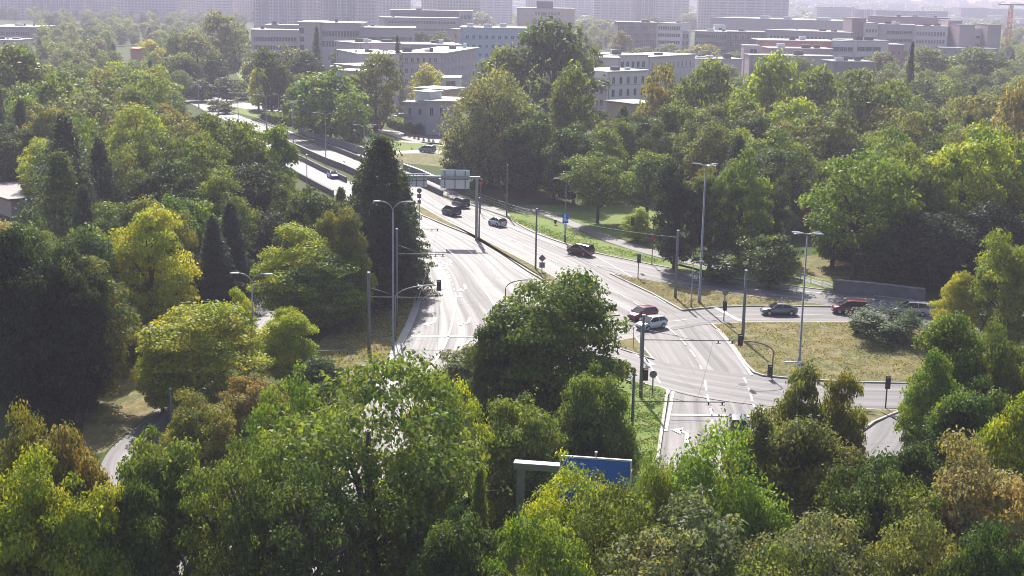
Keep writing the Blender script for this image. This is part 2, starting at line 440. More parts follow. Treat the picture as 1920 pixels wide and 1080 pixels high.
line([(800,378),(850,399),(950,444),(1038,491),(1117,525),(1155,548),(1197,573)], .18, (3, 3))
line([(960,428),(1040,463),(1117,501),(1190,533),(1262,578)], .16, (3, 5))
line([(1111,478),(1160,505),(1222,542),(1270,577)], .16)
line([(1250,613),(1280,640),(1308,675),(1320,705)], .2, (3, 2.5))
line([(1322,715),(1326,745),(1333,770),(1337,800),(1338,830)], .2, (3, 1.5))
line([(1345,618),(1372,650),(1395,684),(1409,704)], .35)
line([(1395,709),(1402,725),(1410,750),(1417,775),(1419,800)], .2, (1.6, 1.4))
line([(1243,775),(1250,745),(1256,733)], .15); line([(1262,735),(1256,770),(1248,810)], .3)
line([(1000,622),(1130,622),(1192,614),(1280,600),(1420,590),(1700,594)], .14, (3, 3))
line([(771,631),(925,633)], .55, name='stop_line'); line([(852,556),(868,557)], .45, name='stop_line')
line([(1258,779),(1360,780)], .5, name='stop_line'); line([(1402,782),(1420,782)], .5, name='stop_line')
line([(1342,578),(1388,603)], .6, name='stop_line'); line([(1678,785),(1722,796)], .45, name='stop_line')
line([(1560,552),(1460,543)], .25, name='edge_line'); line([(1210,672),(1238,720)], .2, name='edge_line')
line([(1150,652),(1190,662),(1225,685)], .5, name='edge_line')
def arrow(px, to, kind='left', ln=4.2):
    """painted arrow at px pointing along px->to, head bent to one side"""
    o = G(*px); t = (G(*to)-o).normalized(); s = Vector((-t.y, t.x, 0))*(1 if kind == 'left' else -1)
    def W(a, c): p = o + t*a + s*c; return (p.x, p.y, ZM)
    b = MB()
    b.poly([W(-ln/2, -.18), W(-ln/2, .18), W(ln*.12, .18), W(ln*.12, -.18)])
    if kind == 'straight':
        b.poly([W(ln*.12, -.5), W(ln*.12, .5), W(ln/2, 0)])
    else:
        b.poly([W(ln*.12, -.18), W(ln*.12, .18), W(ln*.3, .75), W(ln*.42, .55)])
        b.poly([W(ln*.08, .62), W(ln*.36, 1.5), W(ln*.55, .35)])
    me = b.mesh('turn_arrow')
    for p in me.polygons:
        if p.normal.z < 0: p.flip()
    return structure(link('turn_arrow', me, MT['paint']))
arrow((801,493),(806,510),'left'); arrow((846,492),(858,512),'right'); arrow((819,537),(819,552),'right')
arrow((873,541),(880,556),'right'); arrow((814,604),(808,622),'right'); arrow((879,604),(874,622),'right')
arrow((1288,818),(1289,795),'left'); arrow((1362,830),(1362,800),'straight')
# manholes
mh = MB()
for px in ((1392,722),(1066,640)):
    c = G(*px); mh.prism([c + Vector((math.cos(a)*.45, math.sin(a)*.45, 0)) for a in [k*math.pi/8 for k in range(16)]], .076, .09)
structure(mh.build('manhole_cover', MT['concd']))

# ------------------------------------------------------------ walls and barriers
def wall(pxs, h, th, mat, name, label, cat='wall', cap=None, parent_mats=None, posts=0):
    pts = [G(*p) for p in pxs]; n = len(pts); o0 = pts[0].copy()
    root = empty(name, o0, 0, label, cat)
    b = MB(); cb = MB(); L = []; Rr = []; L2 = []; R2 = []
    for i, p in enumerate(pts):
        t = (pts[min(i+1, n-1)] - pts[max(i-1, 0)]).normalized(); s = Vector((-t.y, t.x, 0))
        q = p - o0; L.append(q+s*th/2); Rr.append(q-s*th/2); L2.append(q+s*(th/2+.1)); R2.append(q-s*(th/2+.1))
    for i in range(n-1):
        b.prism([L[i], L[i+1], Rr[i+1], Rr[i]], 0, h)
        cb.prism([L2[i], L2[i+1], R2[i+1], R2[i]], h+.002, h+.14)
    b.build('wall_panel', MT[mat], root)
    cb.build('coping', MT[cap or 'conc'], root)
    if posts:
        q = resample(pts, posts)
        for p in q[::1]:
            m = MB(); pp = p - o0; m.box(pp.x-.09, pp.x+.09, pp.y-.16, pp.y+.16, 0, h-.01); m.build('post', MT['concd'], root)
    return root
def rail(pxs, h, name, label, step=2.0, mat='galv'):
    pts = resample([G(*p) for p in pxs], step); o0 = pts[0].copy(); root = empty(name, o0, 0, label, 'railing')
    b = MB()
    for zz in (h, h*.55, h*.15): b.tube([p - o0 + Vector((0, 0, zz)) for p in pts], .035, 6)
    b.build('rail', MT[mat], root)
    for p in pts[:60]:
        q = p-o0; m = MB(); m.tube([q, q+Vector((0, 0, h))], .04, 6); m.build('post', MT[mat], root)
    return root
wall([(500,258),(560,283),(610,306),(649,321),(690,340)], 1.3, .3, 'concd', 'barrier_wall', 'long dark concrete barrier between the two bright carriageways', cap='conc')
wall([(520,283),(560,299),(610,324),(650,342)], 1.0, .25, 'concd', 'barrier_wall', 'lower dark barrier with pale coping above the inbound lanes', cap='concd')
wall([(500,300),(560,333),(600,355),(625,368)], 1.0, .25, 'concd', 'parapet_wall', 'dark parapet on the near side of the inbound lanes by the trees', cap='concd')
wall([(590,269),(640,287),(683,304),(757,336),(800,353),(830,367)], .9, .3, 'concd', 'divider_wall', 'narrow dark divider between the ramp and the outbound lanes', cap='concd')
wall([(560,250),(600,262),(640,276),(683,290)], 1.6, .3, 'conc', 'panelled_wall', 'grey panelled wall along the far side of the ramp', cap='kerb', posts=4)
wall([(757,318),(790,330),(824,346),(850,357)], 1.2, .25, 'concd', 'ramp_wall', 'dark wall with bright white coping behind the road signs', cap='paint')
wall([(1563,548),(1610,552),(1660,557),(1732,566)], 1.7, .35, 'concd', 'retaining_wall', 'long dark grey retaining wall below the trees right of the slip road', cap='conc', posts=3.5)
rail([(478,228),(505,240),(540,252)], 1.4, 'panel_railing', 'pale railing beside the far end of the ramp')
rail([(872,362),(910,378),(955,394),(990,405)], 1.1, 'pedestrian_railing', 'grey railing in tree shade beside the outbound lanes')
rail([(1482,520),(1520,531),(1562,545)], 1.0, 'sloping_railing', 'railing along the path left of the retaining wall')
# ============================================================ BUILDINGS
WINCACHE = {}
def window_mesh(w_, h_, bars=1):
    key = (round(w_, 1), round(h_, 1), bars)
    if key not in WINCACHE:
        b = MB(); w2 = w_/2; h2 = h_/2
        b.box(-w2+.06, w2-.06, -.03, 0, -h2+.06, h2-.06, 0)
        f = .09
        b.box(-w2, w2, -.09, 0, -h2, -h2+f, 1); b.box(-w2, w2, -.09, 0, h2-f, h2, 1)
        b.box(-w2, -w2+f, -.088, 0, -h2+f, h2-f, 1); b.box(w2-f, w2, -.088, 0, -h2+f, h2-f, 1)
        for k in range(1, bars+1):
            x = -w2 + w_*k/(bars+1); b.box(x-.04, x+.04, -.085, 0, -h2+f, h2-f, 1)
        me = b.mesh('window'); me.materials.append(MT['winglass']); me.materials.append(MT['winframe'])
        WINCACHE[key] = me
    return WINCACHE[key]
def bld(name, label, x1, x2, ytop, d1, d2, depth, col, rows=None, ncol=0, win=(1.2, 1.5), bars=1, roof='roofw', over=.5, cat='building', group=None,
        u0=.06, u1=.94, side=0, pier=False, extra=None, h=None):
    """flat-roofed block; front wall from picture column x1 at distance d1 to column x2 at distance d2"""
    A = atd(x1, d1); B = atd(x2, d2)
    H = h if h else hgt(A, ytop)
    t = (B-A); L = t.length; rz = math.atan2(t.y, t.x)
    root = empty(name, A, rz, label, cat, group)
    b = MB(); b.box(0, L, 0, depth, -1, H); o = b.build('wall', MT['plaster'], root); o.color = (*[min(.78, c_*k_) for c_, k_ in zip(col, (1.45, 1.27, 1.3))], 1)
    r = MB(); r.box(-over, L+over, -over, depth+over, H+.002, H+.34); r.build('roof', MT[roof], root)
    if rows:
        for zz in rows:
            z = H - zz
            if z < 1: continue
            for k in range(ncol):
                x = L*(u0 + (u1-u0)*(k+.5)/ncol)
                link('window', window_mesh(win[0], win[1], bars), None, root, (x, -.004, z))
    for k in range(side):
        for zz in (rows or []):
            link('window', window_mesh(win[0], win[1], bars), None, root, (-.004, depth*(k+.5)/side, H-zz), (0, 0, -math.pi/2))
    if extra: extra(root, L, H)
    elif L > 14 and cat == 'building' and name != 'corner_house':
        q = random.Random(int(x1*13+ytop)); 
        for k in range(q.randint(1, 4)):
            m = MB(); w_ = q.uniform(1, 4); x = q.uniform(.08, .85)*L; y = q.uniform(.1, .5)*depth; hh = q.uniform(.5, 1.7)
            m.box(x, x+w_, y, y+w_*.6, H+.342, H+.342+hh); m.box(x-.08, x+w_+.08, y-.08, y+w_*.6+.08, H+.345+hh, H+.42+hh); m.build('rooftop_unit', MT['white' if k % 2 else 'concd'], root)
        m = MB(); x = q.uniform(.2, .8)*L; m.tube([(x, depth*.4, H+.34), (x, depth*.4, H+3)], .06, 4); m.build('aerial', MT['dark'], root)
    if L > 10 and rows:
        m = MB(); m.tube([(L*.02+.3, -.08, 0), (L*.02+.3, -.08, H)], .07, 5); m.build('downpipe', MT['grey'], root)
        m = MB(); m.box(-.02, L+.02, -.06, -.0045, H-rows[0]-win[1]/2-.35, H-rows[0]-win[1]/2-.2); m.build('string_course', MT['conc'], root)
    return root
def roofbits(spec):
    def f(root, L, H):
        for (u, w_, h_, nm) in spec:
            m = MB(); x = L*u; m.box(x, x+w_, 2, 2+w_*.7, H+.46, H+.46+h_); m.box(x-.1, x+w_+.1, 1.9, 2.1+w_*.7, H+.462+h_, H+.6+h_)
            o = m.build(nm, MT['white'], root)
    return f
LIL = (.42, .38, .40); GRY = (.30, .28, .29); DRK = (.17, .15, .17); WHT = (.60, .57, .55); BRN = (.34, .24, .22); BLU = (.30, .38, .46); TAN = (.44, .37, .33)
def balcony(root, x0, x1, z, mat='conc'):
    m = MB(); m.box(x0, x1, -1.1, -.006, z-.12, z); m.box(x0, x1, -1.1, -1.02, z+.001, z+.9); m.build('balcony', MT[mat], root)

# villa and neighbours near the lawns
def villa_x(root, L, H):
    m = MB(); m.box(L*.3, L*.95, 2, 8, H+.46, H+3); m.box(L*.26, L, 1.5, 8.5, H+3.002, H+3.3); m.build('penthouse', MT['white'], root)
    balcony(root, -.9, 3.2, H*.52)
bld('villa', 'two-storey grey villa with flat overhanging roof behind the hedge', 757, 800, 192, 392, 388, 13, (.36, .37, .40), rows=(2.3, 6.2), ncol=2, win=(1.2, 2.0), over=.6, extra=villa_x)
bld('villa', 'taller right half of the flat-roofed villa, two narrow windows on its face', 799.5, 850, 190, 387, 386, 14, (.40, .40, .42), rows=(2.8,), ncol=2, win=(1.1, 2.4), over=.7, u0=.0, u1=.75)
bld('flat_building', 'low pinkish building with bright flat roof just behind the villa', 782, 835, 166, 430, 425, 10, (.50, .38, .36), over=1.0)
bld('apartment_house', 'small white building with square dark opening above the villa roof', 828, 862, 147, 470, 470, 12, WHT, rows=(1.9,), ncol=1, win=(3.2, 2.2), over=.3)
bld('curved_block', 'left section of the long grey block under a bright white roof edge', 752, 826, 100, 500, 505, 14, (.36, .35, .38), rows=(2.4, 6.2, 10), ncol=6, win=(1.1, 1.9), over=1.2)
bld('curved_block', 'right section of the long grey block, turning away behind the willow', 826, 892, 101, 505, 560, 14, (.34, .33, .37), rows=(2.4, 6.2, 10), ncol=9, win=(1.1, 1.9), over=1.2)
bld('long_hall', 'low hall with pale roof line directly behind the curved grey block', 760, 862, 84, 560, 565, 20, (.30, .30, .33), over=.8)
bld('cube_block', 'blank pale block with slanted white roof, left of the tall dark spruce', 674, 748, 82, 520, 530, 18, (.42, .40, .41), rows=(2.6,), ncol=1, win=(1.0, 2.2), u0=0, u1=.15, over=.5)
bld('side_wing', 'small white-roofed wing with tall dark window stripes at its left', 633, 674, 94, 500, 470, 14, (.44, .43, .47), rows=(3.5,), ncol=5, win=(.9, 3.6), over=.4)
bld('terrace_block', 'low terrace block with stacked bright slabs left of the round tree', 632, 672, 121, 450, 440, 10, (.40, .39, .42), over=.8)
bld('terrace_block', 'lowest terrace slab below the stacked bright roofs', 636, 670, 133, 430, 428, 8, (.45, .43, .45), over=.9)
# ridge of institute buildings
bld('institute_block', 'lilac three-storey block at the left end of the institute buildings', 472, 562, 56, 700, 700, 25, LIL, rows=(4.3, 8.5, 12.5), ncol=14, win=(1.7, 2.2), over=.6)
bld('roof_storey', 'long low upper storey on the left institute block with thin white edge', 500, 562, 47, 716, 716, 12, GRY, over=.6)
bld('stair_tower', 'taller plain lilac tower wall under the long white roof line', 561, 600, 42, 690, 690, 30, (.40, .36, .38), rows=(4, 8, 12), ncol=1, win=(2.2, 2.6), u0=.0, u1=.3, over=.8)
bld('institute_wing', 'middle institute wing with tall striped windows behind the dark spruce', 600, 678, 43, 692, 692, 25, (.36, .34, .37), rows=(5, 10), ncol=12, win=(1.5, 3.0), over=.8)
bld('institute_wing', 'right institute wing with a row of large pale square windows', 678, 777, 52, 688, 690, 25, (.33, .31, .34), rows=(5.5, 10.5), ncol=14, win=(2.2, 2.8), over=.8)
bld('long_slab', 'long dark upper slab with ribbon windows on the skyline behind the institute', 720, 862, 33, 860, 870, 25, (.30, .28, .31), rows=(2.6, 7), ncol=22, win=(2.0, 1.8), over=.4)
bld('dark_slab', 'windowless dark roof block rising behind the ribbon windows', 733, 862, 19, 885, 890, 18, DRK, over=.3, roof='roofd')
bld('stair_tower', 'small square tower with three windows at the right end of the dark slab', 860, 884, 21, 872, 872, 16, (.38, .36, .40), rows=(3.5,), ncol=3, win=(1.6, 2.4), over=.3)
bld('blue_clinic', 'pale blue three-storey clinic with rooftop units left of the big dark tree', 862, 985, 52, 640, 640, 25, BLU, rows=(4, 8.2, 12), ncol=9, win=(1.5, 1.7), over=.3, extra=roofbits([(.1, 3, 1.4, 'rooftop_unit'), (.35, 4, 1.2, 'rooftop_unit'), (.6, 3, 1.5, 'rooftop_unit')]))
bld('tan_annex', 'narrow brownish annex at the left side of the pale blue clinic', 846, 862, 55, 645, 640, 18, TAN, rows=(3, 6.5), ncol=1, win=(1.6, 2), over=.8)
bld('brick_block', 'tan block with rooftop box and two window rows on the skyline above the dark tree', 968, 1076, 15, 1000, 1000, 30, TAN, rows=(3.5, 8.5), ncol=8, win=(1.8, 2.2), over=.4, roof='roofd', u0=.3, u1=.75,
    extra=lambda r, L, H: (lambda m: (m.box(L*.34, L*.62, 3, 14, H+.46, H+5), m.build('rooftop_box', MT['concd'], r)))(MB()))
bld('glass_office', 'dark office block with faint vertical glazing on the left of the striped facade', 1156, 1230, 42, 850, 850, 30, DRK, rows=(3, 7, 11, 15), ncol=16, win=(1.6, 2.6), over=.3, roof='roofd')
bld('striped_office', 'office block with white chequered window bands beside the dark office', 1229, 1276, 44, 835, 830, 25, (.55, .52, .54), rows=(2.5, 6.6, 10.8, 15), ncol=10, win=(1.3, 2.1), over=.2, roof='roofd', bars=0)
bld('glass_stair', 'narrow teal glazed section right of the white striped office', 1276, 1290, 58, 832, 832, 20, (.20, .26, .28), rows=(3, 7, 11), ncol=2, win=(1.5, 3), over=.1)
bld('grid_office', 'lower office block with gridded grey facade right of the striped office', 1300, 1362, 59, 780, 775, 25, (.27, .25, .28), rows=(2.5, 6.5, 10.5, 14.5), ncol=14, win=(1.4, 2.4), over=.3)
bld('dark_office', 'broad dark glazed office ending near the flat pink pavilion', 1362, 1432, 60, 772, 770, 25, DRK, rows=(2.5, 6.5, 10.5), ncol=14, win=(1.5, 2.6), over=.3, roof='roofd')
bld('white_cabin', 'small white rooftop cabin with dark door above the gridded office', 1337, 1358, 48, 800, 800, 8, (.7, .68, .66), rows=(2.6,), ncol=1, win=(1.8, 3), over=.1)
bld('long_depot', 'very long pale grey hall roof stretching behind the offices to the hospital', 1330, 1592, 33, 960, 900, 40, (.38, .36, .39), over=.2, extra=roofbits([(.35, 6, 1.6, 'rooftop_unit'), (.52, 5, 1.6, 'rooftop_unit'), (.75, 8, 1.4, 'rooftop_unit')]))
bld('depot_front', 'grey front hall with faint window strip below the long pale hall', 1430, 1592, 56, 840, 800, 30, (.30, .28, .30), rows=(4, 8), ncol=20, win=(1.6, 2.2), over=.3)
# hospital at right
HOS = (.36, .32, .33)
bld('hospital_tower', 'dark left corner tower of the large hospital on the right', 1592, 1618, 35, 805, 805, 22, (.24, .21, .22), over=.1, roof='roofd')
bld('hospital_slab', 'long dark upper storey of the hospital roofline', 1622, 1770, 31, 835, 820, 20, (.26, .23, .24), rows=(5,), ncol=5, win=(1.6, 1.6), over=.1, roof='roofd')
bld('hospital_wing', 'left hospital wing with two rows of small dark windows', 1617, 1641, 44, 800, 800, 20, (.48, .45, .46), rows=(4, 8.4), ncol=4, win=(1.1, 2.1), over=.1)
bld('hospital_wing', 'plain grey middle hospital section with irregular wide windows', 1641, 1709, 46, 803, 798, 20, (.40, .37, .38), rows=(4.2, 8.6), ncol=6, win=(2.6, 2.0), over=.1, u0=.25)
bld('hospital_wing', 'right hospital wing with two rows of ten close windows', 1709, 1771, 49, 796, 790, 20, (.50, .47, .48), rows=(4, 8.4), ncol=10, win=(1.2, 2.2), over=.1)
bld('hospital_wing', 'pinkish grey hospital section between the window rows and the right tower', 1771, 1797, 39, 800, 800, 20, (.42, .35, .35), rows=(4, 10), ncol=1, win=(1.8, 1.6), over=.1)
bld('hospital_tower', 'blank grey tower right of the pinkish hospital section', 1793, 1821, 47, 780, 780, 20, (.31, .28, .29), over=.1, roof='roofd')
bld('hospital_link', 'white recessed hospital link with two window rows between grey towers', 1820, 1848, 54, 790, 790, 16, (.52, .49, .50), rows=(4.5, 9.5), ncol=2, win=(2.2, 1.4), over=.1)
bld('hospital_tower', 'rightmost blank grey tower of the hospital beside the crane', 1845, 1870, 47, 780, 780, 22, (.30, .27, .28), over=.1, roof='roofd')
bld('hospital_annex', 'low dark hospital base with bright canopy under the right towers', 1760, 1866, 90, 770, 765, 20, (.24, .23, .26), over=.4)
# pavilion group
bld('pavilion', 'pinkish pavilion under a long thin white roof in front of the offices', 1428, 1556, 76, 640, 640, 20, (.45, .27, .26), over=2.5)
bld('pavilion_terrace', 'middle terrace of the pavilion with ragged bright edge', 1440, 1556, 91, 610, 612, 14, (.30, .27, .28), rows=(2.6,), ncol=6, win=(2.2, 1.6), over=.6, u0=.5)
bld('pavilion_storey', 'grey lower pavilion storey with white band above the park trees', 1402, 1560, 104, 585, 585, 12, (.36, .33, .34), rows=(4.5,), ncol=10, win=(1.6, 2.6), over=.3, u0=.55)
bld('entrance_block', 'small grey block with dark opening at the left end of the pavilion', 1391, 1420, 86, 600, 600, 8, (.38, .35, .37), rows=(3.4,), ncol=1, win=(3.0, 4.4), over=.2, u0=.3)
bld('white_clinic', 'white two-storey clinic with ribbon windows and dark central stairwell', 1554, 1600, 77, 625, 622, 20, (.56, .54, .55), rows=(3.4, 7.6), ncol=3, win=(3.0, 2.0), bars=3, over=.3)
bld('white_clinic', 'right part of the white clinic with bright roof edge, near the brick wing', 1600, 1660, 77, 620, 625, 20, (.54, .52, .53), rows=(3.4, 7.6), ncol=3, win=(4.2, 2.0), bars=4, over=.3, u1=.75)
bld('brick_wing', 'dull reddish wing right of the white clinic behind treetops', 1640, 1690, 84, 650, 650, 15, (.30, .20, .20), rows=(3.5,), ncol=4, win=(1.2, 2), over=.2)
bld('garage_block', 'blank dark grey block with thin white roof just above the park trees', 1559, 1634, 116, 545, 548, 12, (.24, .23, .25), over=.3)
# white houses in middle
bld('white_house', 'white two-storey house with tall windows above the brown shed roof', 1136, 1213, 136, 432, 445, 16, (.58, .55, .52), rows=(2.6, 6.4), ncol=5, win=(1.3, 2.3), over=.5)
bld('white_house', 'shaded lower wing left of the white two-storey house', 1100, 1136, 155, 425, 430, 14, (.42, .40, .41), rows=(2.6, 6.2), ncol=2, win=(1.4, 2.0), over=.4)
bld('school_wing', 'white wing under a long bright slanting roof left of centre park trees', 1156, 1212, 105, 520, 528, 18, (.58, .55, .54), rows=(3.2,), ncol=5, win=(1.4, 2.4), over=.5)
bld('school_wing', 'long school wing receding right beneath the bright roof', 1212, 1300, 108, 528, 560, 18, (.50, .47, .48), rows=(3.2,), ncol=10, win=(1.0, 2.4), over=.7)
bld('school_wing', 'plain grey end of the school roofline running to the park trees', 1300, 1388, 111, 570, 575, 14, (.42, .40, .42), over=.4)
bld('stepped_house', 'small stepped white house at the left of the school wing', 1122, 1158, 109, 505, 505, 14, (.55, .52, .52), rows=(4,), ncol=2, win=(1.4, 2.2), over=.5)
bld('brown_shed', 'low shed with tilted tan roof in front of the white house', 1136, 1186, 190, 405, 395, 10, (.40, .34, .30), over=.8, roof='roofd')
# far left
bld('market_hall', 'distant hall with glaring white roof at the left edge', -20, 62, 50, 900, 900, 40, (.25, .23, .28), rows=(4,), ncol=8, win=(3, 2.5), over=2)
bld('pale_hall', 'low pinkish hall beneath the glaring white hall at the left edge', -30, 30, 75, 720, 720, 25, (.6, .48, .46), over=1)
bld('corner_house', 'pale house corner with flat roof cut by the left edge of the picture', -60, 22, 352, 250, 236, 9, (.36, .28, .27), rows=(4,), ncol=3, win=(1.2, 1.4), over=.6, roof='roofd')
bld('red_roof_hut', 'tiny hut with orange roof among the trees left of the far road', 247, 262, 92, 560, 560, 6, (.5, .3, .25), over=.5, roof='orange')
bld('play_shelter', 'orange play shelter half hidden behind the lamp post at the right', 1500, 1524, 421, 246, 246, 3, (.55, .12, .07), over=.3, roof='orange', cat='shelter', h=2.4)
bld('play_shelter', 'small orange roof spot deep among the right-hand trees', 1690, 1702, 420, 240, 240, 2.5, (.55, .14, .08), over=.2, roof='orange', cat='shelter', h=2.2)
bld('kiosk', 'blue and white kiosk under the small pale tree near the orange shelter', 1458, 1490, 414, 250, 250, 3, (.25, .32, .45), over=.3, cat='kiosk', h=2.4)

# far housing blocks: window pattern is part of the wall surface
def uvbox(name, L, D, H):
    me = bpy.data.meshes.new(name)
    v = [(0,0,-2),(L,0,-2),(L,D,-2),(0,D,-2),(0,0,H),(L,0,H),(L,D,H),(0,D,H)]
    f = [(0,1,5,4),(1,2,6,5),(2,3,7,6),(3,0,4,7),(4,5,6,7)]
    me.from_pydata(v, [], f); ul = me.uv_layers.new(name='UVMap')
    for p in me.polygons:
        for li in p.loop_indices:
            c = me.vertices[me.loops[li].vertex_index].co
            ul.data[li].uv = (c.x + .7, c.z + .6) if p.index in (0, 2) else ((c.y + .7, c.z + .6) if p.index < 4 else (0, 0))
    return me
FAC = [mat_facade('facade_lilac', (.50, .46, .50), (.16, .15, .18), 3.6, 2.9, .85),
       mat_facade('facade_pink', (.58, .50, .50), (.17, .15, .17), 3.0, 2.9, .7, .15),
       mat_facade('facade_striped', (.52, .48, .53), (.12, .14, .18), 2.6, 2.9, .55, .45),
       mat_facade('facade_banded', (.60, .55, .56), (.24, .21, .24), 9.0, 2.9, .8, .1)]
PB = [(-60,60,1500,0,44),(58,150,1520,2,44),(150,222,1540,0,40),(222,330,1480,0,42),(330,372,1600,1,44),(372,432,1550,3,40),(430,476,1580,1,44),(476,562,1280,2,46),(560,602,1300,0,50),
      (602,668,1250,2,48),(666,705,1240,1,50),(705,768,1450,0,46),(790,815,1450,1,48),(815,900,1380,1,46),(898,960,1700,3,44),(985,1060,1950,0,50),(1058,1112,1900,3,48),(1112,1180,1600,3,44),(1178,1232,1620,2,44),(1232,1290,1600,3,44),
      (1308,1332,1480,1,50),(1332,1400,1500,3,48),(1400,1476,1510,3,46),(1530,1600,1900,0,24),(1598,1640,1850,2,22),(1640,1775,1780,0,22),(1800,1850,2200,0,24),(1850,1930,2300,3,22)]
names = ['left edge of the skyline', 'second from the left edge', 'third from the left edge, plain lilac', 'wide lilac slab above the left woods', 'narrow banded slab left of the tall striped slab', 'banded slab behind the left treetops',
  'pale slab immediately left of the tall striped one', 'tall slab with dark blue vertical stripes', 'light end wall with small windows between striped slabs', 'striped slab above the institute roofs', 'plain pink end wall with single window column',
  'hazy lilac slab left of the gap in the skyline', 'narrow pale slab right of the skyline gap', 'wide pink slab above the dark roofed institute', 'banded slab fading behind the pale trees', 'faint slab behind the tan skyline block',
  'faint banded slab right of the tan skyline block', 'banded slab above the striped office', 'striped slab in the middle of the right-hand row', 'banded slab ending at the gap near the tall white wall', 'tall white end wall right of the gap',
  'banded slab next to the tall white end wall', 'banded slab at the right end of the tall row', 'low hazy slab left of the hospital roof', 'low striped slab behind the hospital tower', 'long low slab with white roof edge behind the hospital',
  'small hazy slab behind the hospital towers', 'small hazy slab by the crane at right']
for (x1, x2, d, k, h), nm in zip(PB, names):
    A = atd(x1, d); B = atd(x2, d); L = (B-A).length
    root = empty('apartment_block', A, 0, 'distant apartment block, ' + nm, 'building', 'far apartment blocks')
    link('wall', uvbox('wall', L, 14, h), FAC[k], root)
    m = MB(); m.box(-.3, L+.3, -.3, 14.3, h+.01, h+.8); m.build('roof', MT['roofw'], root)
    if h > 30:
        m = MB(); m.box(L*.4, L*.6, 4, 10, h+.81, h+3.5); m.build('lift_housing', MT['concd'], root)
# tower crane
cp = atd(1886, 880); Hc = 36.5
root = empty('tower_crane', cp, 0, 'orange lattice tower crane at the right edge of the skyline', 'crane')
m = MB()
for sx in (-1, 1):
    for sy in (-1, 1): m.tube([(sx, sy, 0), (sx, sy, Hc)], .22, 5)
z = 0
while z < Hc-3:
    for q in (((-1,-1),(1,-1)),((1,-1),(1,1)),((1,1),(-1,1)),((-1,1),(-1,-1))):
        m.tube([(q[0][0], q[0][1], z), (q[1][0], q[1][1], z+3)], .14, 4, cap=False)
    z += 3
m.build('mast', MT['orange'], root)
m = MB()
m.tube([(-8, 0, Hc), (24, 0, Hc-.5)], .45, 5); m.tube([(-8, 0, Hc+.3), (0, 0, Hc+4), (24, 0, Hc)], .16, 4); m.build('jib', MT['galv'], root)
m = MB(); m.box(-1.2, 1.2, -1.2, 1.2, Hc-2.6, Hc-.4); m.build('cab', MT['white'], root)
# ============================================================ STREET FURNITURE
def arc(p0, p1, n=6):                      # rises from p0 then bends to p1
    p0 = Vector(p0); p1 = Vector(p1)
    return [Vector((p0.x+(p1.x-p0.x)*(1-math.cos(a)), p0.y+(p1.y-p0.y)*(1-math.cos(a)), p0.z+(p1.z-p0.z)*math.sin(a))) for a in [math.pi/2*i/n for i in range(n+1)]]
def head(root, p, dx, dy=0, ln=.9, mat='lampw'):
    m = MB(); d = Vector((dx, dy, 0)).normalized(); s = Vector((-d.y, d.x, 0))
    prof = [(0, .07, .06), (.25, .16, .09), (.75, .17, .09), (1, .09, .05)]
    b = len(m.v)
    for (t, wd, th) in prof:
        c = Vector(p) + d*ln*t
        for q in (s*wd+Vector((0,0,-th*.4)), s*wd*.6+Vector((0,0,th)), -s*wd*.6+Vector((0,0,th)), -s*wd+Vector((0,0,-th*.4))): m.v.append(tuple(c+q))
    for i in range(3):
        for j in range(4): m.face([b+i*4+j, b+i*4+(j+1) % 4, b+(i+1)*4+(j+1) % 4, b+(i+1)*4+j])
    m.face([b, b+1, b+2, b+3]); m.face([b+15, b+14, b+13, b+12])
    return m.build('lamp_head', MT[mat], root)
def lamp(base, ytop, arms, label, group=None, r=.1, up=1.0, mat='galv', ln=.9, curved=True, name='street_lamp'):
    """arms: list of (dx_m, dy_m)"""
    p = G(*base); h = hgt(p, ytop)
    root = empty(name, p, 0, label, 'street lamp', group)
    m = MB(); m.tube([(0,0,0),(0,0,1.2),(0,0,1.25),(0,0,h-(up if curved else 0))], [r*1.6, r*1.5, r, r*.6], 8); m.build('pole', MT[mat], root)
    m = MB(); m.tube([(0,0,.0),(0,0,.12)], r*2.4, 10); m.build('base_plate', MT['concd'], root)
    for dx, dy in arms:
        L = math.hypot(dx, dy); u = (dx/L, dy/L); k = (L-ln)/L
        m = MB()
        if curved: m.tube(arc((0,0,h-up), (dx*k, dy*k, h), 7), r*.5, 6)
        else: m.tube([(0,0,h-.1), (dx*k, dy*k, h+.05)], r*.5, 6)
        m.build('arm', MT[mat], root)
        head(root, (dx*k, dy*k, h+(.0 if curved else .05)), dx, dy, ln)
    return root
LG = 'double-armed street lamps'
lamp((737,655), 378, [(-2.2,0),(2.2,0)], 'tall curved double street lamp beside the inbound lanes and traffic signal', LG, .12, 1.2)
lamp((477,745), 513, [(-2.1,0),(2.1,-.2)], 'double street lamp rising out of the bright yellow-green tree', LG, .11, 1.0)
lamp((611,307), 212, [(-3.0,.3),(3.0,.3)], 'double street lamp standing on the barrier between the bright carriageways', LG, .12, .6)
lamp((550,280), 188, [(-2.9,.3),(2.9,.3)], 'double street lamp at the far end of the dark barrier, second before the wide tree', LG, .12, .6)
lamp((500,245), 178, [(-2.8,.3),(2.8,.3)], 'double street lamp near the distant parked cars', LG, .12, .6)
lamp((447,234), 174, [(-2.8,.3),(2.8,.3)], 'double street lamp left of the distant parked cars', LG, .12, .6)
lamp((410,217), 162, [(-2.8,.3),(2.8,.3)], 'double street lamp over the far bend of the road', LG, .12, .6)
lamp((373,202), 148, [(-2.8,.3),(2.8,.3)], 'double street lamp at the far bend, second from the far end of the row', LG, .12, .6)
lamp((340,192), 141, [(-2.8,.3),(2.8,.3)], 'double street lamp above the left wood, near the far end of the row', LG, .12, .6)
lamp((312,182), 133, [(-2.8,.3),(2.8,.3)], 'farthest double street lamp, above the left wood', LG, .12, .6)
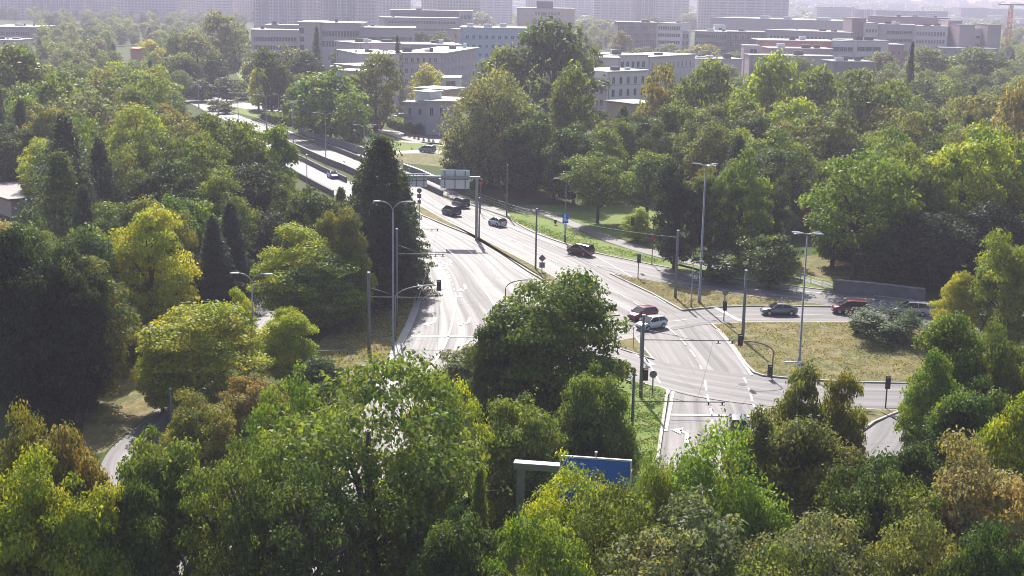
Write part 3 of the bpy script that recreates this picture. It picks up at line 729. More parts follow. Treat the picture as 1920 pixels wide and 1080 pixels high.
lamp((683,292), 234, [(-2.6,-.2),(3.0,.5)], 'double street lamp on the villa lawn behind the tall spruce', LG, .12, .4)
lamp((523,225), 175, [(-2,0)], 'single-arm lamp post by the distant parked cars', None, .1, .5)
lamp((888,345), 262, [(-1.8,.2)], 'single lamp post behind the large road sign panels', None, .12, .8)
lamp((1059,455), 335, [(-2.1,0)], 'single-arm lamp post with a blue sign on the green verge', None, .11, .6, 'grey')
lamp((576,366), 290, [(-.01,.5)], 'dark slender lamp post beside the inbound lanes on the left', None, .11, .6, 'grey')
lamp((1296,578), 490, [(1.4,0)], 'short single-arm lamp on the dry grass wedge', None, .08, .2, 'galv', .7)
lamp((1311,570), 309, [(-1.7,.8),(1.7,.8),(.2,-1.8),(1.1,-1.5)], 'very tall high-mast lamp with four heads on the grass wedge', None, .15, .3, 'galv', 1.0, False, 'mast_lamp')
lamp((1498,690), 438, [(-1.6,.5),(1.6,.5),(1.6,-.7),(-1.6,-.7)], 'tall high-mast lamp with four heads on the large dry island', None, .13, .3, 'galv', 1.0, False, 'mast_lamp')
lamp((1515,745), 680, [(-2.6,0)], 'low curved street lamp leaning over the return street among the maple leaves', None, .09, 1.4, 'galv', 1.3)
lamp((1894,470), 357, [(.6,0)], 'thin lamp post among the dark trees at the right edge', None, .1, .3, 'galv')

def tram_pole(base, ytop, label, arm=None, mat='grey', r=.15, shadowhead=False):
    """arm: (height fraction row y in picture, end column x)"""
    p = G(*base); h = hgt(p, ytop)
    root = empty('catenary_pole', p, 0, label, 'pole', 'trolley wire poles')
    m = MB(); m.tube([(0,0,0),(0,0,h*.35),(0,0,h)], [r*1.2, r*1.1, r*.85], 10); m.build('pole', MT[mat], root)
    m = MB(); m.tube([(0,0,h+.001),(0,0,h+.12)], r*1.05, 10); m.build('cap', MT['white'], root)
    if arm:
        ya, xe = arm; z = hgt(p, ya); s = S(p); L = (xe-base[0])/s
        m = MB(); m.tube([(0,0,z),(L,0,z+.05)], .05, 6); m.tube([(0,0,z+1.1),(L*.55,0,z+.08)], .02, 4); m.build('bracket_arm', MT['grey'], root)
        for k in (.82, .97):
            m = MB(); m.tube([(L*k,0,z+.02),(L*k,0,z-.2)], .07, 6); m.tube([(L*k-.25,0,z-.24),(L*k+.25,0,z-.24)], .03, 4); m.build('insulator', MT['dark'], root)
    return root
TP = [((692,658),512,'catenary pole left of the curved double street lamp',(557,800)),
 ((1004,506),392,'dark catenary pole on the median in front of the big tree',None),
 ((1266,561),433,'catenary pole on the grass wedge, left of the very tall mast',None),
 ((1392,641),508,'catenary pole at the corner of the large dry island',None),
 ((1201,748),592,'dark thick catenary pole with signs beside the lower junction',(637,1372)),
 ((1184,838),698,'dark catenary pole on the green corner lawn',(752,1355)),
 ((555,715),610,'catenary pole in front of the yellow-green tree',(658,655)),
 ((322,802),730,'short grey pole beside the footpath at left',None),
 ((1062,885),818,'grey pole behind the blue road sign',None),
 ((950,405),310,'pale catenary pole in tree shade beyond the white hatchback',None),
 ((744,615),430,'thin catenary pole just right of the curved double lamp',(476,832)),
 ((752,520),400,'catenary pole in spruce shade by the sign gantry',(429,822)),
 ((898,452),372,'slim pole behind the gantry post',None)]
for bs, yt, lb, ar in TP: tram_pole(bs, yt, lb, ar, r=.17 if bs[0] in (1201, 1392, 1266, 692) else .13)

# trolley wires between the poles
wm = MB()
def wire(a, c, sag=.4, r=.018):
    a = Vector(a); c = Vector(c); wm.tube([a.lerp(c, t)+Vector((0,0,-4*sag*t*(1-t))) for t in [i/8 for i in range(9)]], r, 4, cap=False)
def tp(base, y): p = G(*base); return Vector((p.x, p.y, hgt(p, y)))
wire(tp((1266,561),560-18), tp((1392,641),547)); wire(tp((1004,506),400), tp((1266,561),445)); wire(tp((1266,561),478), tp((1192,528),483))
wire(tp((1201,748),637)+Vector((7,0,0)), tp((1184,838),752)+Vector((5.6,0,0))); wire(tp((1201,748),637)+Vector((7,0,0)), tp((1004,506),430)+Vector((3,2,0)))
wire(tp((692,658),557)+Vector((5.5,0,0)), tp((744,615),476)+Vector((4,0,0))); wire(tp((744,615),476)+Vector((4,0,0)), tp((752,520),429)+Vector((5,0,0)))
tag(wm.build('trolley_wire', MT['dark']), 'thin dark overhead wires strung between the catenary poles', 'wire')

# sign gantry seen from behind
p = G(893, 450); h = hgt(p, 337); s = S(p)
root = empty('sign_gantry', p, 0, 'grey steel gantry spanning the inbound lanes, holding two sign panels seen from behind', 'gantry')
m = MB(); m.box(-.22, .22, -.22, .22, 0, h+.15); m.build('post', MT['galv'], root)
m = MB(); m.box(-15.0, .5, -.2, .2, h+.152, h+.5); m.build('beam', MT['galv'], root)
m = MB(); m.box(-15.4, -15.001, -.22, .22, 0, h+.5); m.build('post', MT['galv'], root)
def gsign(x0, x1, y0, y1, label):
    za = h + (337-y0)/s; zb = h + (337-y1)/s; X0 = (x0-892)/s; X1 = (x1-892)/s
    rt = empty('road_sign', p + Vector((0, .24, 0)), 0, label, 'road sign', 'sign panels on the gantry')
    m = MB(); m.box(X0, X1, .12, .2, zb, za); m.build('panel', MT['signback'], rt)
    for f in (.15, .5, .85):
        m = MB(); x = X0+(X1-X0)*f; m.box(x-.07, x+.07, 0, .118, zb+.05, za-.05); m.build('bracket', MT['grey'], rt)
    m = MB(); m.box(X0+.05, X1-.05, -.04, -.002, (za+zb)/2-.06, (za+zb)/2+.06); m.build('rail', MT['grey'], rt)
    m = MB(); m.box(X0, X1, .201, .21, zb, za); m.build('sign_face', MT['blue'], rt)
gsign(824, 878, 320, 355, 'larger grey sign panel back, right one on the gantry')
gsign(760, 799, 328, 353, 'smaller grey sign panel back, left one on the gantry')

# blue overhead direction sign in the foreground
pl = G(972, 1108, 0); h = hgt(pl, 878); s = S(pl)
root = empty('sign_gantry', pl, R(-9), 'grey foreground gantry with thick post and bright top beam among the treetops', 'gantry')
m = MB(); m.box(-.24, .24, -.22, .22, 0, h); m.build('post', MT['galv'], root)
m = MB(); m.box(-.45, 7.0, -.3, .3, h+.002, h+.42); m.build('beam', MT['galv'], root)
m = MB(); m.box(-.45, 7.0, -.34, .34, h+.422, h+.47); m.build('beam_cover', MT['white'], root)
m = MB(); m.box(7.002, 7.4, -.22, .22, 0, h+.4); m.build('post', MT['galv'], root)
root2 = empty('direction_sign', pl, R(-9), 'large blue direction sign with white frame, half hidden by leaves', 'road sign')
X0, X1 = 2.75, 7.3
m = MB(); m.box(X0, X1, -.47, -.36, h-2.2, h+1.15); m.build('panel', MT['blue'], root2)
m = MB(); m.box(X0-.1, X1+.1, -.5, -.33, h+1.152, h+1.26); m.box(X0-.1, X0-.002, -.5, -.33, h-2.2, h+1.15); m.box(X1+.002, X1+.1, -.5, -.33, h-2.2, h+1.15); m.build('frame', MT['white'], root2)
m = MB(); m.box((X0+X1)/2-.05, (X0+X1)/2+.05, -.33, -.29, h-2, h+1.5); m.tube([((X0+X1)/2, -.31, h+1.5), ((X0+X1)/2, -.31, h+1.62)], .1, 8); m.build('bracket', MT['galv'], root2)
m = MB()          # faint traces of pale lettering whose words the leaves hide
for (xx, ww) in ((1.45, .22), (1.8, .1), (2.02, .22), (2.35, .2), (2.65, .1), (3.3, .22)):
    m.box(X0+xx, X0+xx+ww, -.476, -.4705, h-.6, h-.32)
m.build('lettering', MT['signback'], root2)

def signal_head(root, p, tilt=0, mat='dark'):
    m = MB(); x, y, z = p; m.box(x-.18, x+.18, y-.14, y+.14, z-.55, z+.55); m.box(x-.26, x+.26, y+.141, y+.16, z-.65, z+.65); m.build('signal_box', MT[mat], root)
    for k in (-1, 0, 1):
        m = MB(); m.tube([(x, y+.14, z+k*.33), (x, y+.34, z+k*.33-.02)], .12, 8, cap=False); m.build('visor', MT[mat], root)
def sgl(base, ytop, label, mast=None, curve=None, heads=((0, -.6),), name='traffic_signal', signs=(), mat='grey', r=.07):
    p = G(*base); h = hgt(p, ytop); root = empty(name, p, 0, label, 'traffic light' if heads else 'road sign')
    if curve:
        L = (curve - base[0])/S(p); m = MB(); m.tube([(0,0,0)] + arc((0,0,h-1.2), (L,0,h), 7), r, 8); m.build('pole', MT[mat], root)
    else:
        m = MB(); m.tube([(0,0,0),(0,0,h)], r, 8); m.build('pole', MT[mat], root)
    for dx, dz in heads: signal_head(root, (dx, -.2, h+dz))
    for (dx, dz, kind, sz) in signs:
        m = MB(); z = h+dz
        if kind == 'diamond': q = [(0, sz), (sz, 0), (0, -sz), (-sz, 0)]
        elif kind == 'square': q = [(-sz, -sz), (-sz, sz), (sz, sz), (sz, -sz)]
        elif kind == 'tri': q = [(-sz, sz*.8), (sz, sz*.8), (0, -sz)]
        else: q = [(math.cos(a)*sz, math.sin(a)*sz) for a in [k*math.pi/8 for k in range(16)]]
        b0 = len(m.v); n = len(q)
        for yy in (-.13, -.1): m.v += [(dx+a, yy, z+c) for a, c in q]
        m.face([b0+i for i in range(n)][::-1]); m.face([b0+n+i for i in range(n)])
        for i in range(n): m.face([b0+i, b0+(i+1) % n, b0+n+(i+1) % n, b0+n+i])
        m.build('sign_plate', MT['grey' if kind in ('diamond', 'round', 'square') else 'red'], root)
    return root
# signal mast arm fixed to the double lamp
pb = G(741, 640); hp = hgt(pb, 533); s = S(pb)
root = empty('traffic_signal', pb, 0, 'long curved signal arm reaching over the inbound lanes with one hanging signal', 'traffic light')
m = MB(); m.tube([(0,0,0)] + arc((0,0,hp-1.6), (4.9,0,hp), 8), .06, 8); m.build('pole', MT['galv'], root)
signal_head(root, (5.0, -.1, hp-.05))
sgl((1447,712), 640, 'curved signal mast on the dry island with a signal over the outbound lanes', curve=1384, heads=((-3.55, .1), (-.25, -3.2)))
sgl((947,590), 524, 'curved dark signal mast rising left of the big tree', curve=988, heads=())
sgl((1357,602), 545, 'pedestrian-height traffic light with a round sign on top by the cross street', heads=((.05, -1.9),), signs=((0, -.25, 'round', .36),))
sgl((1196,524), 478, 'traffic light at the tip of the slip road', heads=((.05, -.5),))
sgl((1222,497), 413, 'traffic light mast with bracket at the park edge, red triangular sign on it', heads=((-3.1, -.2),), signs=((0.05, -3.0, 'tri', .42),), curve=None)
sgl((786,430), 354, 'dark sign post with two plates on the tip of the median', heads=(), signs=((0, -.3, 'round', .42), (0, -1.2, 'square', .35), (0, -2.2, 'square', .3)))
sgl((1016,512), 480, 'short post with diamond sign and square plate on the median', heads=(), signs=((0, -.3, 'diamond', .55), (0, -1.3, 'square', .4)))
sgl((1660,768), 708, 'slim traffic light with red lamp box beside the return street at right', heads=((0.05, -.5),), mat='dark')
sgl((1223,745), 695, 'round grey sign back on the green corner lawn', heads=(), signs=((0, -.35, 'round', .38),), name='road_sign')
sgl((1200,672), 612, 'round sign on the small grass refuge, partly behind the thick dark pole', heads=(), signs=((0, -.3, 'round', .38),), name='road_sign')
sgl((1187,655), 598, 'thin sign post on the left of the small grass refuge', heads=(), signs=(), name='sign_post', r=.04)
sgl((1202,749), 640, 'signal boxes strapped to the thick dark pole at the lower junction', heads=((.35, -3.4),), r=.05)
sgl((901,400), 342, 'no-entry style red sign on a post behind the gantry', heads=(), signs=((0, -.3, 'tri', .4),), name='road_sign')
sgl((949,403), 366, 'red and white sign low on the shaded pole near the railing', heads=(), signs=((0, -.3, 'tri', .5),), name='road_sign')
sgl((771,545), 478, 'dark signal post under spruce branches beside the inbound lanes', heads=((0, -1.3),), signs=((0, -.3, 'round', .35),))
sgl((752,505), 437, 'signal on the left roadside post next to the gantry, tall dark box', heads=((.2, -3),))
# white round arrow sign on the island
p = G(1498, 735); h = hgt(p, 678); root = empty('road_sign', p, 0, 'white round sign with black arrow above the maple leaves', 'road sign')
m = MB(); m.tube([(0,0,0),(0,0,h)], .05, 8); m.build('pole', MT['galv'], root)
m = MB(); m.tube([(0,-.12,h-.35),(0,-.08,h-.35)], .42, 20); m.build('sign_plate', MT['white'], root)
m = MB(); z = h-.35; m.box(-.25, .05, -.128, -.1205, z-.05, z+.05)
m.v += [(.02,-.128,z+.17),(.27,-.128,z),(.02,-.128,z-.17)]; m.face([len(m.v)-1, len(m.v)-2, len(m.v)-3]); m.build('arrow', MT['dark'], root)
# blue sign on lamp post
p = G(1059, 455); z = hgt(p, 418); z2 = hgt(p, 399)
root = empty('blue_sign', p + Vector((0, -.2, 0)), 0, 'upright blue and white sign fixed to the lamp post on the verge', 'road sign')
m = MB(); m.box(-.48, .48, -.08, 0, z, z2); m.build('panel', MT['blue'], root)
m = MB(); m.box(-.17, .02, -.09, -.082, z+.25, z2-.2); m.box(.021, .3, -.088, -.082, z+.4, z+.6); m.build('symbol', MT['white'], root)
m = MB(); m.box(-.25, .25, -.08, 0, z-.75, z-.05); m.build('lower_plate', MT['signback'], root)
# litter bin on the park path
p = G(1041, 422); root = empty('litter_bin', p, 0, 'dark litter bin beside the park path left of the blue sign', 'bin')
m = MB(); m.tube([(0,0,.3),(0,0,.95)], [.22, .28], 10); m.build('body', MT['dark'], root)
m = MB(); m.tube([(0,0,0),(0,0,.299)], .04, 6); m.build('post', MT['grey'], root)
# bollard shrubs of the villa drive are planted below

# ============================================================ CARS
def rings(m, secs, mi=0, closed=True, smooth=True):
    """secs: list of rings (same count) -> skin"""
    b = len(m.v); n = len(secs[0])
    for s_ in secs: m.v += s_
    for i in range(len(secs)-1):
        for j in range(n):
            m.face([b+i*n+j, b+i*n+(j+1) % n, b+(i+1)*n+(j+1) % n, b+(i+1)*n+j], mi, smooth)
    m.face([b+j for j in range(n)][::-1], mi); m.face([b+(len(secs)-1)*n+j for j in range(n)], mi)
CARK = dict(  # x stations: (x, half width, z bottom, z belt/top)
  hatch=dict(L=4.1, body=[(-2.05,.62,.35,.72),(-1.98,.78,.22,.95),(-1.5,.86,.2,1.0),(-.6,.88,.18,.98),(.6,.88,.18,.95),(1.3,.86,.2,.86),(1.85,.76,.22,.74),(2.05,.6,.34,.6)],
     cab=[(-1.95,.98,.66),(-1.55,1.42,.62),(-.2,1.5,.62),(.35,1.46,.62),(1.15,.93,.70)]),
  sedan=dict(L=4.6, body=[(-2.3,.64,.36,.78),(-2.22,.8,.22,.95),(-1.6,.87,.2,1.0),(-.6,.89,.18,.95),(.6,.89,.18,.93),(1.5,.87,.2,.85),(2.1,.77,.22,.72),(2.3,.62,.34,.6)],
     cab=[(-1.75,.98,.64),(-1.0,1.38,.6),(-.2,1.44,.6),(.3,1.42,.6),(1.15,.92,.68)]),
  mpv=dict(L=4.5, body=[(-2.25,.68,.36,.85),(-2.2,.82,.22,1.05),(-1.6,.9,.2,1.1),(-.6,.91,.18,1.08),(.6,.91,.18,1.05),(1.5,.89,.2,.98),(2.1,.79,.22,.82),(2.25,.64,.34,.66)],
     cab=[(-2.18,1.06,.74),(-2.0,1.68,.7),(-.2,1.76,.7),(.4,1.7,.7),(1.45,1.02,.76)]))
PAINT = MT['paintcar']
PROTO = {}
def make_car(kind):
    K = CARK[kind]; root = bpy.data.objects.new('car', None); C.objects.link(root); L = K['L']
    m = MB(); secs = []
    for (x, w_, zb, zt) in K['body']:
        zm = zb + (zt-zb)*.55
        secs.append([(x,-w_*.86,zb),(x,-w_,zb+.08),(x,-w_*1.01,zm),(x,-w_*.95,zt-.03),(x,-w_*.7,zt),(x,w_*.7,zt),(x,w_*.95,zt-.03),(x,w_*1.01,zm),(x,w_,zb+.08),(x,w_*.86,zb)])
    rings(m, secs); body = m.build('body', PAINT, root)
    cab = K['cab']; zb0 = cab[0][1]
    m = MB(); secs = []
    for (x, z, w_) in cab:
        wb = .8; secs.append([(x,-wb,min(z, zb0)-.12),(x,-wb,min(z, zb0)-.02),(x,-(w_+.02),z-.04),(x,-w_*.8,z),(x,w_*.8,z),(x,(w_+.02),z-.04),(x,wb,min(z,zb0)-.02),(x,wb,min(z,zb0)-.12)])
    rings(m, secs, smooth=False); m.build('glazing', MT['glass'], root)
    # roof skin and pillars in body colour
    m = MB(); rs = cab[1:4]; secs = []
    for (x, z, w_) in rs: secs.append([(x,-w_-.035,z-.06),(x,-w_*.82,z+.02),(x,w_*.82,z+.02),(x,w_+.035,z-.06)])
    b = len(m.v)
    for s_ in secs: m.v += s_
    for i in range(2):
        for j in range(3): m.face([b+i*4+j, b+i*4+j+1, b+(i+1)*4+j+1, b+(i+1)*4+j], 0, True)
    for sy in (-1, 1):
        for (a, c) in ((0, 1), (3, 4)):
            xa, za, wa = cab[a]; xc, zc, wc = cab[c]
            if c == 4: xa, za, wa, xc, zc, wc = xc, za*0+zb0-.02, .8, cab[3][0], cab[3][1], cab[3][2]
            m.tube([(xa, sy*(.81), zb0-.03), (xc, sy*(wc+.03), zc-.03)], .05, 5)
        xm = (cab[1][0]+cab[3][0])/2; m.tube([(xm, sy*.83, zb0-.03), (xm, sy*(cab[2][2]+.03), cab[2][1]-.05)], .045, 5)
    m.build('roof', PAINT, root)
    for sx in (-1, 1):
        for sy in (-1, 1):
            x = sx*L*.305; y = sy*.80
            m = MB(); m.tube([(x, y-.11, .31), (x, y+.11, .31)], .31, 16); wh = m.build('wheel', MT['tyre'], root)
            m = MB(); yy = y + sy*.112; m.tube([(x, yy, .31), (x, yy+sy*.01, .31)], .2, 12); m.build('rim', MT['rim'], wh)
            m = MB(); m.tube([(x, sy*.865, .33), (x, sy*.885, .33)], .37, 16); m.build('wheel_arch', MT['dark'], root)
    f = K['body'][-2]; r_ = K['body'][1]
    for sy in (-1, 1):
        m = MB(); x = f[0]; m.box(x+.0, x+.13, sy*f[1]*.62-.13, sy*f[1]*.62+.13, .55, .68); m.build('headlight', MT['headl'], root)
        m = MB(); x = r_[0]; m.box(x-.1, x+.06, sy*r_[1]*.8-.12, sy*r_[1]*.8+.12, .68, .9); m.build('taillight', MT['taill'], root)
        m = MB(); xx = cab[4][0]-.25; m.box(xx-.08, xx+.08, sy*.98-.11, sy*.98+.11, .93, 1.06); m.build('mirror', PAINT, root)
    m = MB(); x = f[0]; m.box(x+.1, x+.2, -.42, .42, .3, .45); m.build('grille', MT['dark'], root)
    m = MB(); x = r_[0]; m.box(x-.09, x-.02, -.26, .26, .5, .62); m.build('number_plate', MT['white'], root)
    return root
used = {}
def car(kind, front, rear, col, label, group=None):
    if kind not in PROTO: PROTO[kind] = make_car(kind); root = PROTO[kind]
    else: root = copy_tree(PROTO[kind])
    a = G(*front); c = G(*rear); d = a-c; root.location = ((a+c)/2) + Vector((0, 0, .085)); root.rotation_euler = (0, 0, math.atan2(d.y, d.x))
    tag(root, label, 'car'); root['group'] = group or 'cars driving through the junction'
    for ch in C.objects:
        if ch.parent == root and ch.name.split('.')[0] in ('body', 'roof', 'mirror'): ch.color = (*col, 1)
    return root
car('hatch', (1172,604),(1236,592), (.24,.01,.035), 'dark red hatchback with glaring bonnet crossing the junction beside the silver one')
car('hatch', (1189,622),(1251,611), (.66,.68,.69), 'silver white hatchback crossing the junction in front of the dark red one')
car('sedan', (1428,590),(1491,590), (.17,.165,.165), 'dark grey saloon alone on the cross street')
car('mpv', (1563,587),(1622,589), (.20,.01,.02), 'red car on the cross street half hidden by the spreading juniper')
car('mpv', (1686,590),(1728,592), (.40,.38,.40), 'grey people carrier behind the juniper near the yellow-green tree')
car('mpv', (1066,474),(1110,482), (.10,.012,.018), 'dark maroon estate car on the outbound lanes next to the lawn strip')
car('hatch', (917,419),(948,428), (.62,.62,.64), 'white hatchback driving away on the outbound lanes')
car('mpv', (831,399),(861,407), (.02,.022,.025), 'black van-like car driving away just before the gantry post')
car('mpv', (850,384),(877,392), (.03,.035,.05), 'dark car in tree shade behind the black van-like car')
car('hatch', (783,426),(756,414), (.06,.06,.065), 'dark hatchback coming towards the camera on the inbound lanes by the spruce')
car('sedan', (636,340),(613,328), (.02,.05,.5), 'shiny blue saloon on the bright inbound lanes at upper left')
car('mpv', (786,284),(816,287), (.28,.29,.31), 'silver grey car on the narrow access road by the brown lawn')
car('sedan', (952,645),(1000,626), (.04,.06,.30), 'blue saloon hidden in the junction behind the big tree')
car('hatch', (1379,790),(1386,826), (.12,.12,.125), 'dark hatchback with red tail lights waiting at the stop line behind maple leaves')
pk = [(452,182,.6),(458,187,.5),(464,178,.4),(468,186,.65),(474,191,.1),(478,181,.5),(500,203,.6),(508,200,.65),(516,205,.2),(492,198,.05)]
pl_ = ['mid grey hatchback at the left end of the distant car park', 'grey saloon in the front row of the distant car park, second from left', 'darker hatchback in the back row of the distant car park', 'pale saloon in the centre of the distant car park', 'black hatchback nearest the lamp in the distant car park',
  'grey saloon at the right of the back row in the distant car park', 'silver hatchback right of the distant car park, front one', 'light saloon at the far right of the distant parked cars', 'charcoal hatchback nearest the hedge among the distant cars', 'black saloon between the two clusters of distant parked cars']
for k, (x, y, v) in enumerate(pk):
    c = car(['hatch', 'sedan'][k % 2], (x-7, y+1), (x+7, y-1), (v, v, v*1.02), pl_[k], 'parked cars in the distant car park')
for k, (x, y) in enumerate(((748,221),(705,243))):
    car('hatch', (x-9, y+1), (x+9, y), ((.5,.5,.5),(.35,.06,.05))[k], ('pale car parked at the hedge left of the villa', 'dark red car parked in shade at the left end of the villa drive')[k])
# ============================================================ TREES
def leaf_mesh(name, P, Nn, size, seed, var=None, droop=0.0):
    """P centres, Nn normals -> one mesh of small folded leaf faces"""
    rg = np.random.default_rng(seed); n = len(P)
    a = np.cross(Nn, rg.normal(size=(n, 3))); a /= np.linalg.norm(a, axis=1)[:, None]+1e-9
    if droop: a[:, 2] -= droop; a /= np.linalg.norm(a, axis=1)[:, None]
    c = np.cross(Nn, a); s = (size*rg.uniform(.6, 1.35, n))[:, None]
    v = np.stack([P-a*s, P-c*s*.55+Nn*s*.12, P+a*s, P+c*s*.55+Nn*s*.12], 1).reshape(-1, 3)
    me = bpy.data.meshes.new(name); me.vertices.add(4*n); me.vertices.foreach_set('co', v.astype(np.float32).ravel())
    me.loops.add(4*n); me.loops.foreach_set('vertex_index', np.arange(4*n, dtype=np.int32))
    me.polygons.add(n); me.polygons.foreach_set('loop_start', np.arange(0, 4*n, 4, dtype=np.int32))
    try: me.polygons.foreach_set('loop_total', np.full(n, 4, dtype=np.int32))
    except Exception: pass
    at = me.attributes.new('leafvar', 'FLOAT', 'FACE')
    if var is None: var = rg.uniform(0, 1, n)
    at.data.foreach_set('value', var.astype(np.float32)); me.update(); me.validate()
    me.materials.append(MT['leaf']); return me

def sph(rg, n):
    v = rg.normal(size=(n, 3)); return v/np.linalg.norm(v, axis=1)[:, None]
def crown_points(kind, nl, seed):
    """unit tree: width 1, height 1 -> leaf centres, normals, variation, clump centres"""
    rg = np.random.default_rng(seed); P = []; NN = []; V = []; CC = []
    if kind in ('broad', 'oval', 'willow', 'airy', 'bush', 'park'):
        zb, zt = dict(broad=(.02, 1), oval=(.01, 1), willow=(.01, 1), airy=(.06, 1), bush=(.0, 1), park=(.22, 1))[kind]
        nc = dict(broad=165, oval=150, willow=160, airy=170, bush=60, park=110)[kind]
        cr = dict(broad=.105, oval=.10, willow=.09, airy=.085, bush=.15, park=.11)[kind]
        mid = zb + (zt-zb)*.42
        # big limb lobes give an uneven outline
        nlobe = rg.integers(7, 12); lob = sph(rg, nlobe); lob[:, 2] = np.abs(lob[:, 2])*.9-.15
        for k in range(nc):
            u_ = rg.uniform(-.96, 1)**1 if kind != 'oval' else rg.uniform(-.98, 1); az = rg.uniform(0, 6.283)
            hr = (1-abs(u_)**2)**.5 if u_ > 0 else (1-abs(u_)**3.6)**.36
            d = np.array([math.cos(az)*hr, math.sin(az)*hr, u_])
            near = np.max(lob @ d / np.linalg.norm(lob, axis=1)); env = .58 + .42*max(0, near)**4 + rg.uniform(-.09, .09)
            rr = env * (rg.uniform(.84, 1.0) if rg.random() < .8 else rg.uniform(.35, .7))
            hz = (zt-mid) if d[2] > 0 else (mid-zb)
            sx = .5 - cr*.55
            if kind == 'oval': sx *= (1 - .25*max(0, d[2]))
            if d[2] < 0: sx *= (1 - .22*d[2]**2)
            c = np.array([d[0]*sx*rr, d[1]*sx*rr, mid + d[2]*(hz-cr*.4)*(rr if d[2] > 0 else 1.0)])
            CC.append(c); r0 = cr*rg.uniform(.55, 1.35)
            m = max(4, int(nl/nc*(r0/cr)**2)); q = sph(rg, m)
            q[:, 2] = np.where(q[:, 2] < -.2, -q[:, 2]*.5, q[:, 2])
            sc_ = np.array([1.15, 1.15, .75 if kind != 'willow' else 1.5])*r0
            rad = rg.uniform(.55, 1.05, m)[:, None]
            pts = c + q*sc_*rad
            if kind == 'willow': pts[:, 2] -= rg.uniform(0, .09, m)
            nn = q*.75 + np.array([0, 0, .5]) + rg.normal(size=(m, 3))*.5
            P.append(pts); NN.append(nn/np.linalg.norm(nn, axis=1)[:, None]); V.append(np.clip(rg.uniform(0, 1)*.45 + rg.uniform(0, .6, m), 0, 1))
    elif kind in ('spruce', 'pine'):
        nb = 190 if kind == 'spruce' else 110; az0 = rg.uniform(0, 6.28)
        for k in range(nb):
            t = (k+rg.uniform(0, 1))/nb; t = t**.85; z = .05 + .94*t
            rad = (1-t)**(.62 if kind == 'spruce' else .5)*(.55+.45*(1-t))*.5*rg.uniform(.5, 1.15)*(1+.16*math.sin(az0+k*2.39996*1.0)) + .014
            az = k*2.39996 + rg.uniform(-.3, .3); d = np.array([math.cos(az), math.sin(az), 0]); sd_ = np.array([-d[1], d[0], 0])
            m = max(5, int(nl/nb*(.35+1.9*rad/.5*.75)))
            u = rg.uniform(.12, 1, m)**.75; wv = rg.normal(size=m)*(.055*(1.15-u)+.012)
            pts = np.outer(u*rad, d) + np.outer(wv, sd_); pts[:, 2] = z + .035*u - .10*(rad/.5)*u**2 + rg.normal(size=m)*.006 - rg.uniform(0, .022, m)
            nn = np.array([0, 0, 1.0]) + np.outer(np.ones(m), d)*.5 + rg.normal(size=(m, 3))*.4
            P.append(pts); NN.append(nn/np.linalg.norm(nn, axis=1)[:, None]); V.append(np.clip(rg.uniform(0, .4)+rg.uniform(0, .6, m), 0, 1))
    elif kind == 'juniper':
        for k in range(70):
            az = rg.uniform(0, 6.28); L = .5*rg.uniform(.45, 1); el = rg.uniform(.1, 1.1); d = np.array([math.cos(az), math.sin(az), 0])
            m = int(nl/70); u = rg.uniform(.1, 1, m); sd_ = np.array([-d[1], d[0], 0])
            pts = np.outer(u*L, d)+np.outer(rg.normal(size=m)*.04, sd_); pts[:, 2] = el*(u*(1-.55*u))*1.2*(1-.5*L/.5)+rg.normal(size=m)*.03+.08
            nn = np.array([0, 0, 1.0]) + np.outer(np.ones(m), d)*.6 + rg.normal(size=(m, 3))*.4
            P.append(pts); NN.append(nn/np.linalg.norm(nn, axis=1)[:, None]); V.append(rg.uniform(0, 1, m))
    P = np.vstack(P); NN = np.vstack(NN); V = np.concatenate(V)
    if True:
        k = 1/max(.01, np.percentile(P[:, 2], 99.85)); P[:, 2] *= k
        w_ = max(np.percentile(np.abs(P[:, 0]), 99.5), np.percentile(np.abs(P[:, 1]), 99.5)); P[:, :2] *= .5/w_
    return P, NN, V, CC

def trunk_mesh(kind, CC, seed, thick=1.0, limbs=11):
    rg = random.Random(seed); m = MB()
    if kind in ('spruce', 'pine'):
        m.tube([(0,0,-.02),(0,0,.3),(0,0,.97)], [.022*thick, .016*thick, .003], 7)
    elif kind in ('bush', 'juniper'):
        for k in range(5):
            a = k*1.26; m.tube([(0,0,-.02),(math.cos(a)*.12, math.sin(a)*.12, .35),(math.cos(a)*.22, math.sin(a)*.22, .62)], [.02, .014, .004], 5)
    else:
        r0 = .026*thick
        m.tube([(0,0,-.02),(0,0,.02),(.004,0,.14),(-.004,.006,.3),(.004,0,.5),(0,0,.72)], [r0*1.5, r0*1.1, r0*.95, r0*.75, r0*.5, r0*.2], 9)
        cs = sorted(CC, key=lambda c: rg.random())[:limbs]
        for c in cs:
            z0 = max(.12, min(.5, c[2]*.55)); p0 = Vector((0, 0, z0)); p3 = Vector(c)
            p1 = p0.lerp(p3, .35)+Vector((0,0,.03)); p2 = p0.lerp(p3, .7)+Vector((rg.uniform(-.02,.02), rg.uniform(-.02,.02), .035))
            m.tube([p0, p1, p2, p3], [r0*.5, r0*.36, r0*.22, r0*.08], 6)
            for _ in range(2):
                q = p2+Vector((rg.uniform(-.1,.1), rg.uniform(-.1,.1), rg.uniform(.02,.1))); m.tube([p1.lerp(p2, .6), q], [r0*.2, r0*.05], 4)
    return m.mesh('trunk')

